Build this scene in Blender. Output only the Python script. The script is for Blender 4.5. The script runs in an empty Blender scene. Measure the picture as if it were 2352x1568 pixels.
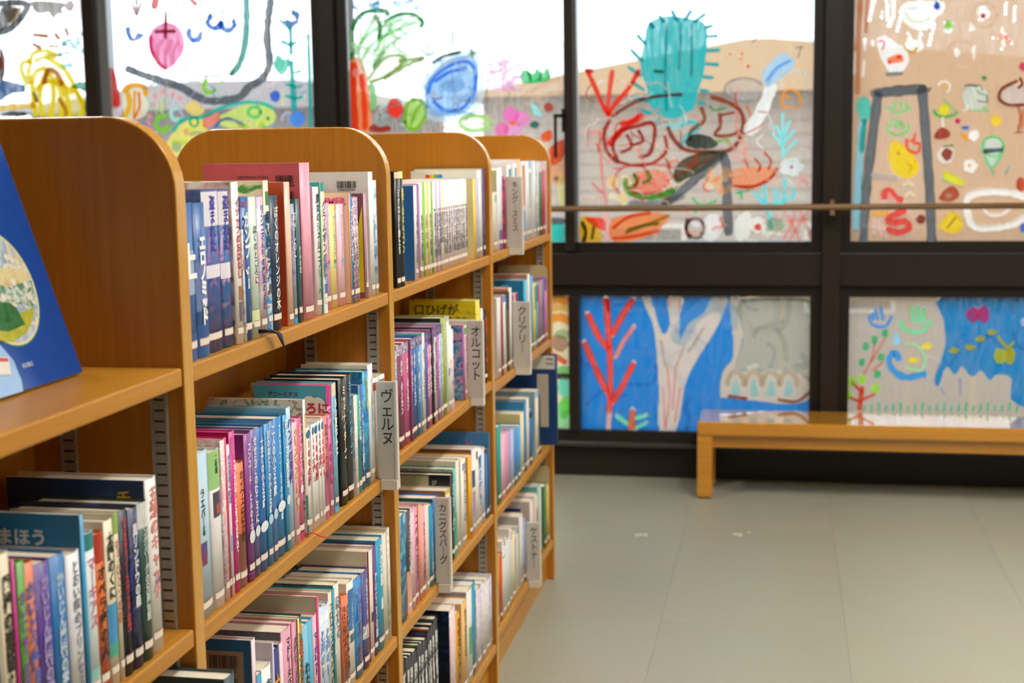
import bpy, bmesh, math, random
from mathutils import Matrix, Vector
import numpy as np

random.seed(7)
SC = bpy.context.scene
COL = SC.collection

# ---------------------------------------------------------------- camera
FPX, PITCH, ROLL, YAW, EYE = 3254.6, 0.13355, -0.01484, 0.19089, 1.30
_cy, _sy = math.cos(YAW), math.sin(YAW)
FW = Vector((-_sy * math.cos(PITCH), _cy * math.cos(PITCH), -math.sin(PITCH)))
_r = Vector((_cy, _sy, 0)); _u = _r.cross(FW)
RT = _r * math.cos(ROLL) + _u * math.sin(ROLL)
UP = _u * math.cos(ROLL) - _r * math.sin(ROLL)
CAMPOS = Vector((0, 0, EYE))
cam_data = bpy.data.cameras.new('camera')
cam_data.sensor_fit = 'HORIZONTAL'; cam_data.sensor_width = 36.0
cam_data.lens = FPX / 2352 * 36.0
cam_data.dof.use_dof = True; cam_data.dof.focus_distance = 2.12; cam_data.dof.aperture_fstop = 6.0
cam = bpy.data.objects.new('camera', cam_data); COL.objects.link(cam)
M = Matrix.Identity(4)
for i in range(3):
    M[i][0] = RT[i]; M[i][1] = UP[i]; M[i][2] = -FW[i]; M[i][3] = CAMPOS[i]
cam.matrix_world = M
SC.camera = cam
# a pixel of the 2352x1568 photograph gives a direction; the plane it lies on gives the place
def ray(x, y): return FW + RT * ((x - 1176) / FPX) - UP * ((y - 784) / FPX)
def atY(x, y, Y): d = ray(x, y); return CAMPOS + d * (Y / d.y)
def atX(x, y, X): d = ray(x, y); return CAMPOS + d * (X / d.x)
def atZ(x, y, Z): d = ray(x, y); return CAMPOS + d * ((Z - EYE) / d.z)

# ---------------------------------------------------------------- sky and exposure
SC.view_settings.view_transform = 'Standard'; SC.view_settings.look = 'None'
SC.view_settings.gamma = 1.0; SC.view_settings.use_curve_mapping = False
SC.view_settings.exposure = 0.15
world = bpy.data.worlds.new('overcast_sky'); SC.world = world; world.use_nodes = True
wn, wl = world.node_tree.nodes, world.node_tree.links
for n in list(wn): wn.remove(n)
wo = wn.new('ShaderNodeOutputWorld'); wb = wn.new('ShaderNodeBackground')
wt = wn.new('ShaderNodeTexCoord'); wz = wn.new('ShaderNodeTexNoise'); wr = wn.new('ShaderNodeValToRGB')
wz.inputs['Scale'].default_value = 2.2; wz.inputs['Detail'].default_value = 5
wr.color_ramp.elements[0].position = .35; wr.color_ramp.elements[0].color = (.80, .91, 1.0, 1)
wr.color_ramp.elements[1].position = .65; wr.color_ramp.elements[1].color = (1, 1, 1, 1)
wl.new(wt.outputs['Generated'], wz.inputs['Vector']); wl.new(wz.outputs['Fac'], wr.inputs['Fac'])
wl.new(wr.outputs['Color'], wb.inputs['Color']); wl.new(wb.outputs[0], wo.inputs[0])
wb.inputs['Strength'].default_value = 2.7
LAMP = 27.0            # radiance of the ceiling lamps' diffusers

# ---------------------------------------------------------------- helpers: colour, materials
def lin(h):
    h = h.lstrip('#'); out = []
    for i in (0, 2, 4):
        c = int(h[i:i + 2], 16) / 255
        out.append(c / 12.92 if c <= .04045 else ((c + .055) / 1.055) ** 2.4)
    return (*out, 1.0)
MATS = {}
def newmat(name):
    m = bpy.data.materials.new(name); m.use_nodes = True
    nt = m.node_tree
    for n in list(nt.nodes): nt.nodes.remove(n)
    return m, nt, nt.nodes, nt.links, nt.nodes.new('ShaderNodeOutputMaterial')
def mat(hexc, rough=.42, spec=.4, metal=0, mott=.07, scale=60, key=None):
    k = (hexc, rough, spec, metal, mott)
    if k in MATS: return MATS[k]
    m, nt, N, L, out = newmat('paint_' + hexc.strip('#'))
    b = N.new('ShaderNodeBsdfPrincipled'); L.new(b.outputs[0], out.inputs[0])
    c = lin(hexc)
    tc = N.new('ShaderNodeTexCoord'); nz = N.new('ShaderNodeTexNoise'); nz.inputs['Scale'].default_value = scale
    nz.inputs['Detail'].default_value = 3
    mx = N.new('ShaderNodeMix'); mx.data_type = 'RGBA'
    mx.inputs[6].default_value = tuple(min(1, v * (1 + mott) + mott * .02) for v in c[:3]) + (1,)
    mx.inputs[7].default_value = tuple(v * (1 - mott) for v in c[:3]) + (1,)
    L.new(tc.outputs['Object'], nz.inputs['Vector']); L.new(nz.outputs['Fac'], mx.inputs[0])
    L.new(mx.outputs[2], b.inputs['Base Color'])
    b.inputs['Roughness'].default_value = rough; b.inputs['Specular IOR Level'].default_value = spec
    b.inputs['Metallic'].default_value = metal
    MATS[k] = m; return m
def art(*cols, scale=28, rough=.35, stretch=(1, 1, 1)):
    """printed illustration: soft blotches of several inks"""
    k = ('art', cols, scale, stretch)
    if k in MATS: return MATS[k]
    m, nt, N, L, out = newmat('print')
    b = N.new('ShaderNodeBsdfPrincipled'); L.new(b.outputs[0], out.inputs[0])
    tc = N.new('ShaderNodeTexCoord'); mp = N.new('ShaderNodeMapping'); mp.inputs['Scale'].default_value = stretch
    nz = N.new('ShaderNodeTexNoise'); nz.inputs['Scale'].default_value = scale; nz.inputs['Detail'].default_value = 4
    nz.inputs['Distortion'].default_value = .6
    rp = N.new('ShaderNodeValToRGB'); cr = rp.color_ramp; n = len(cols)
    while len(cr.elements) < n: cr.elements.new(.5)
    for i, h in enumerate(cols):
        cr.elements[i].position = .38 + .25 * i / max(1, n - 1); cr.elements[i].color = lin(h)
    L.new(tc.outputs['Object'], mp.inputs[0]); L.new(mp.outputs[0], nz.inputs['Vector']); L.new(nz.outputs['Fac'], rp.inputs['Fac'])
    L.new(rp.outputs[0], b.inputs['Base Color']); b.inputs['Roughness'].default_value = rough
    MATS[k] = m; return m
def wood(name, light, dark, axis, rough=.36, fine=130):
    m, nt, N, L, out = newmat(name)
    b = N.new('ShaderNodeBsdfPrincipled'); L.new(b.outputs[0], out.inputs[0])
    tc = N.new('ShaderNodeTexCoord'); mp = N.new('ShaderNodeMapping')
    s = [fine, fine, fine]; s[axis] = 3.0; mp.inputs['Scale'].default_value = s
    nz = N.new('ShaderNodeTexNoise'); nz.inputs['Scale'].default_value = 1.0; nz.inputs['Detail'].default_value = 6
    nz.inputs['Roughness'].default_value = .6
    n2 = N.new('ShaderNodeTexNoise'); n2.inputs['Scale'].default_value = 3.0; n2.inputs['Detail'].default_value = 2
    rp = N.new('ShaderNodeValToRGB'); rp.color_ramp.elements[0].position = .3; rp.color_ramp.elements[1].position = .68
    rp.color_ramp.elements[0].color = lin(dark); rp.color_ramp.elements[1].color = lin(light)
    mx = N.new('ShaderNodeMix'); mx.data_type = 'RGBA'; mx.blend_type = 'MULTIPLY'; mx.inputs[0].default_value = .16
    bp = N.new('ShaderNodeBump'); bp.inputs['Strength'].default_value = .03; bp.inputs['Distance'].default_value = .002
    L.new(tc.outputs['Object'], mp.inputs[0]); L.new(mp.outputs[0], nz.inputs['Vector']); L.new(nz.outputs['Fac'], rp.inputs[0])
    L.new(tc.outputs['Object'], n2.inputs['Vector']); L.new(rp.outputs[0], mx.inputs[6]); L.new(n2.outputs['Color'], mx.inputs[7])
    L.new(mx.outputs[2], b.inputs['Base Color']); L.new(nz.outputs['Fac'], bp.inputs['Height']); L.new(bp.outputs[0], b.inputs['Normal'])
    b.inputs['Roughness'].default_value = rough; b.inputs['Specular IOR Level'].default_value = .45
    return m

# ---------------------------------------------------------------- helpers: objects
def tag(o, label=None, cat=None, group=None, kind=None):
    if label: o['label'] = label
    if cat: o['category'] = cat
    if group: o['group'] = group
    if kind: o['kind'] = kind
    return o
def thing(name, label, cat, loc=(0, 0, 0), group=None):
    o = bpy.data.objects.new(name, None); COL.objects.link(o); o.location = loc
    o.empty_display_size = .05
    return tag(o, label, cat, group)
def obj(name, me, m, parent=None, loc=None):
    if isinstance(me, bmesh.types.BMesh):
        bm = me; me = bpy.data.meshes.new(name); bm.to_mesh(me); bm.free()
    if m is not None and not me.materials:
        for q in (m if isinstance(m, (list, tuple)) else [m]): me.materials.append(q)
    o = bpy.data.objects.new(name, me); COL.objects.link(o)
    if parent: o.parent = parent
    if loc is not None: o.location = loc
    return o
def struct(name, me, m): return tag(obj(name, me, m), kind='structure')
def bx(bm, x0, x1, y0, y1, z0, z1, mi=0):
    v = [bm.verts.new(p) for p in ((x0, y0, z0), (x1, y0, z0), (x1, y1, z0), (x0, y1, z0), (x0, y0, z1), (x1, y0, z1), (x1, y1, z1), (x0, y1, z1))]
    for f in ((3, 2, 1, 0), (4, 5, 6, 7), (0, 1, 5, 4), (1, 2, 6, 5), (2, 3, 7, 6), (3, 0, 4, 7)):
        bm.faces.new([v[i] for i in f]).material_index = mi
    return v
def box(*a, bev=0, seg=2):
    bm = bmesh.new(); bx(bm, *a)
    if bev: bmesh.ops.bevel(bm, geom=list(bm.edges), offset=bev, segments=seg, affect='EDGES', profile=.5)
    return bm
def prism(pts, axis, a, b):
    """extrude a 2D outline along axis from a to b"""
    bm = bmesh.new()
    def p3(p, t):
        return {0: (t, p[0], p[1]), 1: (p[0], t, p[1]), 2: (p[0], p[1], t)}[axis]
    v0 = [bm.verts.new(p3(p, a)) for p in pts]; v1 = [bm.verts.new(p3(p, b)) for p in pts]
    n = len(pts)
    bm.faces.new(v0); bm.faces.new(list(reversed(v1)))
    for i in range(n): bm.faces.new((v0[i], v0[(i + 1) % n], v1[(i + 1) % n], v1[i]))
    bmesh.ops.recalc_face_normals(bm, faces=bm.faces)
    return bm
def tube(pts, r, n=10):
    bm = bmesh.new(); rings = []
    for i, p in enumerate(pts):
        p = Vector(p); q = Vector(pts[min(i + 1, len(pts) - 1)]) - Vector(pts[max(i - 1, 0)])
        q.normalize(); a = q.orthogonal().normalized(); b = q.cross(a)
        rr = r[i] if isinstance(r, (list, tuple)) else r
        rings.append([bm.verts.new(p + a * rr * math.cos(t) + b * rr * math.sin(t)) for t in [2 * math.pi * k / n for k in range(n)]])
    for A, B in zip(rings, rings[1:]):
        for k in range(n): bm.faces.new((A[k], A[(k + 1) % n], B[(k + 1) % n], B[k])).smooth = True
    bm.faces.new(rings[0]); bm.faces.new(list(reversed(rings[-1])))
    bmesh.ops.recalc_face_normals(bm, faces=bm.faces)
    return bm
TXT = {}
def text_mesh(s, vertical=True, bold=.012):
    k = (s, vertical, bold)
    if k in TXT: return TXT[k]
    cu = bpy.data.curves.new('lettering', 'FONT')
    if vertical:
        s2 = s.replace('ー', '｜').replace('・', '．'); cu.body = '\n'.join(s2)
    else: cu.body = s
    cu.align_x = 'CENTER'; cu.resolution_u = 2; cu.offset = bold; cu.space_line = .92
    o = bpy.data.objects.new('lettering', cu); COL.objects.link(o)
    dg = bpy.context.evaluated_depsgraph_get()
    me = bpy.data.meshes.new_from_object(o.evaluated_get(dg))
    bpy.data.objects.remove(o); bpy.data.curves.remove(cu)
    if len(me.vertices):
        co = np.empty(len(me.vertices) * 3); me.vertices.foreach_get('co', co); co = co.reshape(-1, 3)
        mn, mx = co.min(0), co.max(0)
        co[:, 0] -= (mn[0] + mx[0]) / 2; co[:, 1] -= mn[1]
        co[:, :2] /= (mx[1] - mn[1])                     # height becomes 1
        me.vertices.foreach_set('co', co.ravel()); me['asp'] = float((mx[0] - mn[0]) / (mx[1] - mn[1]))
    me.materials.clear()
    TXT[k] = me; return me
def put_text(name, s, m, parent, loc, height=None, width=None, face='X', vertical=True, bold=.012, rot=0):
    """lettering whose foot is centred on loc; face X looks at the aisle, face Y at the camera side"""
    me = text_mesh(s, vertical, bold)
    me = me.copy(); me.materials.append(m)
    asp = me.get('asp', 1.0)
    if height is None: sy = sx = width / asp
    elif width is None: sy = sx = height
    else: sy = height; sx = min(width / asp, height * 1.6)
    o = obj(name, me, None, parent, loc)
    o.rotation_euler = (math.pi / 2, rot, math.pi / 2) if face == 'X' else (math.pi / 2, rot, 0)
    o.scale = (sx, sy, 1)
    return o
# ================================================================ the setting
XL, XR, YF, YW, ZC = -3.85, 2.30, -3.2, 5.545, 2.75
BROWN = mat('#261e1a', rough=.38, spec=.3)
BROWN2 = mat('#1e1714', rough=.45, spec=.3)
SILL = mat('#3d3836', rough=.25, spec=.5)
ALU = mat('#8f9498', rough=.35, metal=.6)
CREAM = mat('#b8ab97', rough=.8, spec=.2)
CEIL = mat('#dcd6ca', rough=.9, spec=.2)

# floor: a screed with sheet-vinyl tiles laid on it, hairline joints between
m_fl, nt, N, L, out = newmat('vinyl_floor')
b = N.new('ShaderNodeBsdfPrincipled'); L.new(b.outputs[0], out.inputs[0])
tc = N.new('ShaderNodeTexCoord'); oi = N.new('ShaderNodeObjectInfo')
n1 = N.new('ShaderNodeTexNoise'); n1.inputs['Scale'].default_value = 260; n1.inputs['Detail'].default_value = 2
n2 = N.new('ShaderNodeTexNoise'); n2.inputs['Scale'].default_value = 1.6; n2.inputs['Detail'].default_value = 4
rp = N.new('ShaderNodeValToRGB'); rp.color_ramp.elements[0].position = .3; rp.color_ramp.elements[1].position = .7
rp.color_ramp.elements[0].color = lin('#969583'); rp.color_ramp.elements[1].color = lin('#a6a594')
mx = N.new('ShaderNodeMix'); mx.data_type = 'RGBA'; mx.blend_type = 'MULTIPLY'; mx.inputs[0].default_value = .10
hs = N.new('ShaderNodeHueSaturation'); mr = N.new('ShaderNodeMapRange')
mr.inputs[3].default_value = .975; mr.inputs[4].default_value = 1.02
L.new(tc.outputs['Object'], n1.inputs['Vector']); L.new(n1.outputs['Fac'], rp.inputs[0])
L.new(tc.outputs['Object'], n2.inputs['Vector']); L.new(rp.outputs[0], mx.inputs[6]); L.new(n2.outputs['Color'], mx.inputs[7])
L.new(oi.outputs['Random'], mr.inputs[0]); L.new(mr.outputs[0], hs.inputs['Value']); L.new(mx.outputs[2], hs.inputs['Color'])
L.new(hs.outputs[0], b.inputs['Base Color']); b.inputs['Roughness'].default_value = .42; b.inputs['Specular IOR Level'].default_value = .4
floor = struct('floor', box(XL, XR, YF, YW + .05, -.12, -.003), mat('#a5a18e', rough=.7))
TS = .5
tile_me = None
iy0, iy1 = math.ceil((YF) / TS), math.floor(YW / TS)
xs = [XL] + [.174 + k * TS for k in range(-8, 5) if XL < .174 + k * TS < XR] + [XR]
ys = [YF + k * TS for k in range(18) if YF + k * TS < YW - .03] + [YW]
bevs = {}
for i in range(len(xs) - 1):
    for j in range(len(ys) - 1):
        w, d = round(xs[i + 1] - xs[i], 4), round(ys[j + 1] - ys[j], 4)
        if (w, d) not in bevs:
            g = .0003
            bm = bmesh.new(); v = bx(bm, -w / 2 + g, w / 2 - g, -d / 2 + g, d / 2 - g, -.003, 0)
            me = bpy.data.meshes.new('floor_tile'); bm.to_mesh(me); bm.free(); me.materials.append(m_fl); bevs[(w, d)] = me
        obj('floor_tile', bevs[(w, d)], None, floor, ((xs[i] + xs[i + 1]) / 2, (ys[j] + ys[j + 1]) / 2, 0))
sc1 = bmesh.new()
for cx, cy, s in ((1472, 1226, .02), (1706, 1224, .03)):
    p = atZ(cx, cy, .0006)
    for q in range(5):
        a, c, w, h = p.x + random.uniform(-s, s), p.y + random.uniform(-s, s), random.uniform(.006, .012), random.uniform(.008, .03)
        vs = [sc1.verts.new((a + w * math.cos(t) * random.uniform(.6, 1), c + h * math.sin(t) * random.uniform(.6, 1), .0006)) for t in [k * math.pi / 4 for k in range(8)]]
        sc1.faces.new(vs)
obj('scuff_mark', sc1, mat('#d6d4c4', rough=.6), floor)

ceiling = struct('ceiling', box(XL - .15, XR + .15, YF - .15, YW + .25, ZC, ZC + .12), CEIL)
struct('wall_left', box(XL - .15, XL, YF - .15, YW + .2, -.12, ZC), CREAM)
struct('wall_right', box(XR, XR + .15, YF - .15, YW + .2, -.12, ZC), CREAM)
struct('wall_front', box(XL, XR, YF - .15, YF, -.12, ZC), CREAM)
# window wall: dark bronze kick panel, sill nosing, transom, head and posts
wall = struct('wall_back', box(XL, XR, YW, YW + .16, -.12, .128), BROWN)
obj('sill', box(XL, XR, YW - .045, YW + .10, .128, .147, bev=.004), SILL, wall)
obj('bottom_rail', box(XL, XR, YW - .018, YW + .10, .147, .190), BROWN, wall)
obj('transom', box(XL, XR, YW - .03, YW + .10, .772, .898, bev=.003), BROWN, wall)
obj('transom_rebate', box(XL, XR, YW - .005, YW + .10, .728, .940), BROWN2, wall)
obj('head_rail', box(XL, XR, YW - .03, YW + .10, 2.30, 2.42), BROWN, wall)
obj('head_panel', box(XL, XR, YW, YW + .16, 2.42, ZC), CREAM, wall)
POSTS = [-3.768, -1.797, .174, 2.145]
for px in POSTS:
    obj('post', box(px - .033, px + .033, YW - .055, YW + .10, .147, 2.30, bev=.003), BROWN, wall)
    obj('post_rebate', box(px - .073, px + .073, YW - .012, YW + .10, .190, 2.30), BROWN2, wall)

# glass: mostly clear, a little mirror
m_gl, nt, N, L, out = newmat('window_glass')
tr = N.new('ShaderNodeBsdfTransparent'); gs = N.new('ShaderNodeBsdfGlossy'); gs.inputs['Roughness'].default_value = .02
mxs = N.new('ShaderNodeMixShader'); fr = N.new('ShaderNodeFresnel'); fr.inputs['IOR'].default_value = 1.35
tr.inputs['Color'].default_value = (.97, .985, .98, 1)
L.new(fr.outputs[0], mxs.inputs[0]); L.new(tr.outputs[0], mxs.inputs[1]); L.new(gs.outputs[0], mxs.inputs[2]); L.new(mxs.outputs[0], out.inputs[0])
YG = YW + .012
PANES = {}
def window(n, panes, z0, z1, stile, label):
    w = tag(bpy.data.objects.new('window_%d' % n, None), label, 'window', kind='structure'); COL.objects.link(w)
    w.location = ((panes[0][1] + panes[-1][2]) / 2, YG, z0)
    def loc(x0, x1, y0, y1, za, zb, **k): return box(x0 - w.location.x, x1 - w.location.x, y0 - YG, y1 - YG, za - z0, zb - z0, **k)
    for nm, x0, x1 in panes:
        g = obj('glass_pane', loc(x0 - .004, x1 + .004, YG, YG + .004, z0 - .004, z1 + .004), m_gl, w)
        PANES[nm] = g
    if stile:
        xa, xb = stile
        obj('sash_stile', loc(xa, xb, YW - .045, YW + .05, z0 - (.032 if z1 > 1 else 0), z1, bev=.002), BROWN, w)
        if z1 > 1: obj('sash_edge', loc(xb, xb + .010, YW - .012, YW + .05, z0, z1), ALU, w)
    return w
W1 = window(1, [('A1', -3.695, -2.843), ('A2', -2.752, -1.8755)], .940, 2.30, (-2.843, -2.790), 'tall painted window with yellow figure and grey drawn boat, at left')
W2 = window(2, [('B', -1.7197, -.845), ('C', -.795, .101)], .940, 2.30, (-.845, -.808), 'tall painted window with blue fish and teal cactus, in middle')
W3 = window(3, [('D', .247, 1.13), ('E', 1.17, 2.07)], .940, 2.30, (1.13, 1.17), 'tall painted window with beige wash and grey ladder, at right')
W4 = window(4, [('A1l', -3.695, -2.836), ('A2l', -2.752, -1.87)], .190, .728, (-2.836, -2.79), 'low window behind the bookcase at left')
W5 = window(5, [('Bl', -1.724, -.835), ('Cl', -.793, .1146)], .190, .728, (-.835, -.793), 'low window painted with red coral on blue, beside the bench')
W6 = window(6, [('Dl', .232, 1.14), ('El', 1.18, 2.07)], .190, .728, (1.14, 1.18), 'low window painted with grey wash and blue sea, behind bench')
obj('sash_edge', box(-2.790 - W1.location.x, -2.752 - W1.location.x, -.015, .04, 0, 1.36), ALU, W1)
# latch on the sash between the two middle panes
lt = thing('window_latch', 'dark hooked latch on the sash beside the teal cactus', 'latch', (-.845, YW - .045, 1.32))
p0, p1 = atY(1273, 262, YW - .05), atY(1273, 362, YW - .05)
bm = bmesh.new(); o = lt.location
bx(bm, p0.x - o.x, p0.x + .010 - o.x, -.02, -.004, p1.z - o.z, p0.z - o.z)
bx(bm, p0.x - o.x, .002, -.02, -.004, p0.z - .014 - o.z, p0.z - o.z)
bx(bm, -.006, .002, -.02, 0, p0.z - .07 - o.z, p0.z + .02 - o.z)
obj('lever', bm, BROWN2, lt)

# ceiling lamps (the room's fluorescent troffers)
m_em, nt, N, L, out = newmat('lamp_diffuser')
e = N.new('ShaderNodeEmission'); e.inputs['Color'].default_value = (1, .965, .90, 1); e.inputs['Strength'].default_value = LAMP
L.new(e.outputs[0], out.inputs[0])
for lx, rows in ((-1.95, (1.75, 3.6)), (.45, (1.7, 3.5)), (1.8, (1.75, 3.6))):
    for ly in rows:
        t = thing('ceiling_lamp', 'long white fluorescent ceiling lamp', 'lamp', (lx, ly, ZC), 'fluorescent lamps on the ceiling')
        bm = bmesh.new(); bx(bm, -.16, .16, -.62, -.60, -.05, 0); bx(bm, -.16, .16, .60, .62, -.05, 0); bx(bm, -.16, -.14, -.60, .60, -.05, 0); bx(bm, .14, .16, -.60, .60, -.05, 0)
        obj('housing', bm, CEIL, t)
        obj('diffuser', box(-.14, .14, -.60, .60, -.045, -.035), m_em, t)

# handrail on brackets in front of the windows
rl = thing('handrail', 'slim brown wooden handrail running along the windows', 'handrail', (-.8, 5.42, 1.076))
obj('rail', tube([(-2.95, 0, 0), (3.08, 0, 0)], .0115, 14), wood('rail_wood', '#8a6a48', '#6e5236', 0, fine=60), rl)
for px in POSTS[:3] + [2.145]:
    bm = bmesh.new(); dx = px + .8
    if abs(dx) > 3.0: continue
    bx(bm, dx - .008, dx + .008, .012, .072, -.03, .025); bx(bm, dx - .008, dx + .008, -.013, .012, -.03, -.010)
    obj('bracket', bm, mat('#7d6244', rough=.4), rl)

# outside: parapet, neighbouring houses, ground
m_sid = mat('#a2958b', rough=.8, spec=.2); 
tag(obj('ground_outside', box(-40, 40, 5.9, 70, -4.2, -4.0), mat('#78726a', rough=.9)), kind='structure')
pp = tag(obj('parapet', box(-7, 7, 7.0, 7.15, -4.0, -.30), mat('#8f8472', rough=.85)), kind='structure')
rg = thing('balcony_railing', 'thin tan railing outside the low windows', 'railing', (0, 7.07, -.30))
obj('top_rail', box(-7, 7, -.02, .02, .85, .89), mat('#b89a78', rough=.6), rg)
for k in range(47): obj('baluster', box(-7 + k * .304 - .012, -7 + k * .304 + .012, -.012, .012, 0, .85), mat('#b89a78', rough=.6), rg)
def house(label, x0, x1, y0, y1, ze, zr, rx0, rx1, wallm, roofm, boards=True):
    t = thing('house', label, 'house', ((x0 + x1) / 2, y0, -4.0))
    ox, oy, oz = t.location
    obj('walls', box(x0 - ox, x1 - ox, 0, y1 - y0, 0, ze + 4.0), wallm, t)
    if boards:
        k = 0; z = ze - .17
        while z > -.6:
            obj('siding_board', box(x0 - .01 - ox, x1 + .01 - ox, -.022, 0, z + 4.0, z + .155 + 4.0), wallm, t); z -= .17
    bm = bmesh.new(); e = .45
    P = [(x0 - e, -e, ze), (x1 + e, -e, ze), (x1 + e, y1 - y0 + e, ze), (x0 - e, y1 - y0 + e, ze)]
    ym = (y1 - y0) / 2
    v = [bm.verts.new((p[0] - ox, p[1], p[2] + 4.0)) for p in P] + [bm.verts.new((rx0 - ox, ym, zr + 4.0)), bm.verts.new((rx1 - ox, ym, zr + 4.0))]
    for f in ((0, 1, 5, 4), (1, 2, 5), (2, 3, 4, 5), (3, 0, 4), (3, 2, 1, 0)): bm.faces.new([v[i] for i in f])
    obj('roof', bm, roofm, t)
    for fx in (.22, .5, .78):
        wx = x0 + (x1 - x0) * fx
        wd = obj('house_window', box(wx - .5 - ox, wx + .5 - ox, -.03, 0, 3.3, 4.3), mat('#6f6b66', rough=.2), t)
        obj('window_trim', box(wx - .56 - ox, wx + .56 - ox, -.026, .0, 3.24, 4.36), mat('#c4beb4', rough=.6), wd)
    return t
a, b_, c = atY(1330, 205, 18), atY(1876, 150, 18), atY(1735, 88, 20)
house('tan-roofed beige house seen behind the teal cactus', atY(1110, 205, 18).x, 5.4, 18, 22, atY(1500, 215, 17.6).z, c.z, atY(1712, 88, 20).x, atY(1772, 88, 20).x, m_sid, mat('#927350', rough=.85))
house('grey-roofed low house seen behind the strawberry painting', -10.4, atY(1110, 205, 18).x - 1.6, 18.5, 22.5, atY(480, 250, 18).z, atY(480, 186, 20.5).z, -9.2, atY(1110, 205, 18).x - 3.4, mat('#868080', rough=.85), mat('#7a7676', rough=.85), boards=False)
# ================================================================ bookcase run
WV = wood('oak_vertical', '#c27e22', '#b06e18', 2)
WH = wood('oak_along', '#cc9034', '#ba7e26', 1)
WE = wood('oak_edge', '#d8a44c', '#c8923c', 2, rough=.2)
X0, X1 = -.6807, -1.0755
XM = (X0 + X1) / 2
UPY = [(.646, .674), (1.5196, 1.5478), (2.3945, 2.4227), (3.2728, 3.3010), (4.1460, 4.1742)]
ZTOP, RAD = 1.346, .086
case = thing('bookcase', 'long double-sided oak bookcase with rounded uprights and four shelves', 'bookcase', (XM, 2.4, 0))
def upright_outline():
    pts = [(X0, 0)]
    for k in range(13):
        a = math.pi / 2 * k / 12; pts.append((X0 - RAD + RAD * math.cos(a), ZTOP - RAD + RAD * math.sin(a)))
    for k in range(13):
        a = math.pi / 2 * (1 + k / 12); pts.append((X1 + RAD + RAD * math.cos(a), ZTOP - RAD + RAD * math.sin(a)))
    pts.append((X1, 0)); return [(x - XM, z) for x, z in pts]
for ya, yb in UPY:
    bm = prism(upright_outline(), 1, ya - 2.4, yb - 2.4)
    for f in bm.faces: f.material_index = 0 if abs(f.normal.y) > .9 else 1
    es = [e for e in bm.edges if len(e.link_faces) == 2 and (abs(e.link_faces[0].normal.y) > .9) != (abs(e.link_faces[1].normal.y) > .9)]
    bmesh.ops.bevel(bm, geom=es, offset=.0025, segments=2, affect='EDGES', profile=.5)
    for f in bm.faces:
        f.smooth = False
        if abs(f.normal.y) < .9: f.material_index = 1
    obj('upright', bm, [WV, WE], case)
SHELF = {(0, 1): 1.057, (0, 2): .744, (0, 3): .431, (0, 4): .115, (1, 1): 1.057, (1, 2): .738, (1, 3): .431, (1, 4): .115,
         (2, 1): 1.057, (2, 2): .756, (2, 3): .431, (2, 4): .104, (3, 1): 1.057, (3, 2): .741, (3, 3): .428, (3, 4): .125}
for (bay, tier), z in SHELF.items():
    ya, yb = UPY[bay][1] + .0004, UPY[bay + 1][0] - .0004
    xb = X1 if tier == 1 else XM + .004
    bm = box(xb - XM, X0 - .002 - XM, ya - 2.4, yb - 2.4, z - .022, z, bev=.0025)
    obj('shelf', bm, WH, case)
    if tier > 1: obj('shelf', box(X1 + .002 - XM, -.004, ya - 2.4, yb - 2.4, z - .022, z, bev=.0025), WH, case)
    if tier == 4:
        obj('baseboard', box(-.7238 - XM, -.7038 - XM, ya - 2.4, yb - 2.4, 0, z - .022), WH, case)
for bay in range(4):
    ya, yb = UPY[bay][1] + .0004, UPY[bay + 1][0] - .0004
    obj('back_panel', box(-.003, .003, ya - 2.4, yb - 2.4, .09, 1.034), WV, case)
STL = mat('#a9a59c', rough=.35, metal=.5)
DRK = mat('#3a2c1e', rough=.6)
std_me = slot_me = None
for ya, yb in UPY[1:]:
    for xc in (-.7124, -.829):
        y = ya - 2.4
        if std_me is None:
            bm = bmesh.new()
            bx(bm, -.010, -.0075, -.006, 0, 0, .90); bx(bm, .0075, .010, -.006, 0, 0, .90); bx(bm, -.0075, .0075, -.003, 0, 0, .90)
            std_me = bpy.data.meshes.new('shelf_standard'); bm.to_mesh(std_me); bm.free(); std_me.materials.append(STL)
            bm = bmesh.new()
            for k in range(70): bx(bm, -.0062, .0062, -.0034, -.0028, .012 + k * .0127, .0145 + k * .0127)
            slot_me = bpy.data.meshes.new('slots'); bm.to_mesh(slot_me); bm.free(); slot_me.materials.append(DRK)
        s = obj('shelf_standard', std_me, None, case, (xc - XM, y, .13))
        obj('slots', slot_me, None, s)
# ================================================================ bench under the window
bl = atZ(1600.5, 1143.8, 0); BY0, BY1, BZ = 5.212, 5.484, .2925
BX0, BX1 = -.3125, 1.62
BWm = wood('bench_wood', '#d4921e', '#c28214', 0, rough=.16)
_p = [n for n in BWm.node_tree.nodes if n.type == 'BSDF_PRINCIPLED'][0]
_p.inputs['Coat Weight'].default_value = 1.0; _p.inputs['Coat Roughness'].default_value = .04; _p.inputs['Coat IOR'].default_value = 1.6
bench = thing('bench', 'low golden wooden bench in front of the painted windows', 'bench', ((BX0 + BX1) / 2, BY0, 0))
bo = bench.location
obj('seat', box(BX0 - bo.x, BX1 - bo.x, 0, BY1 - BY0, BZ - .053, BZ, bev=.008, seg=3), BWm, bench)
obj('apron', box(BX0 + .035 - bo.x, BX1 - .035 - bo.x, .03, .048, BZ - .100, BZ - .053), BWm, bench)
obj('apron', box(BX0 + .035 - bo.x, BX1 - .035 - bo.x, BY1 - BY0 - .048, BY1 - BY0 - .03, BZ - .100, BZ - .053), BWm, bench)
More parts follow.
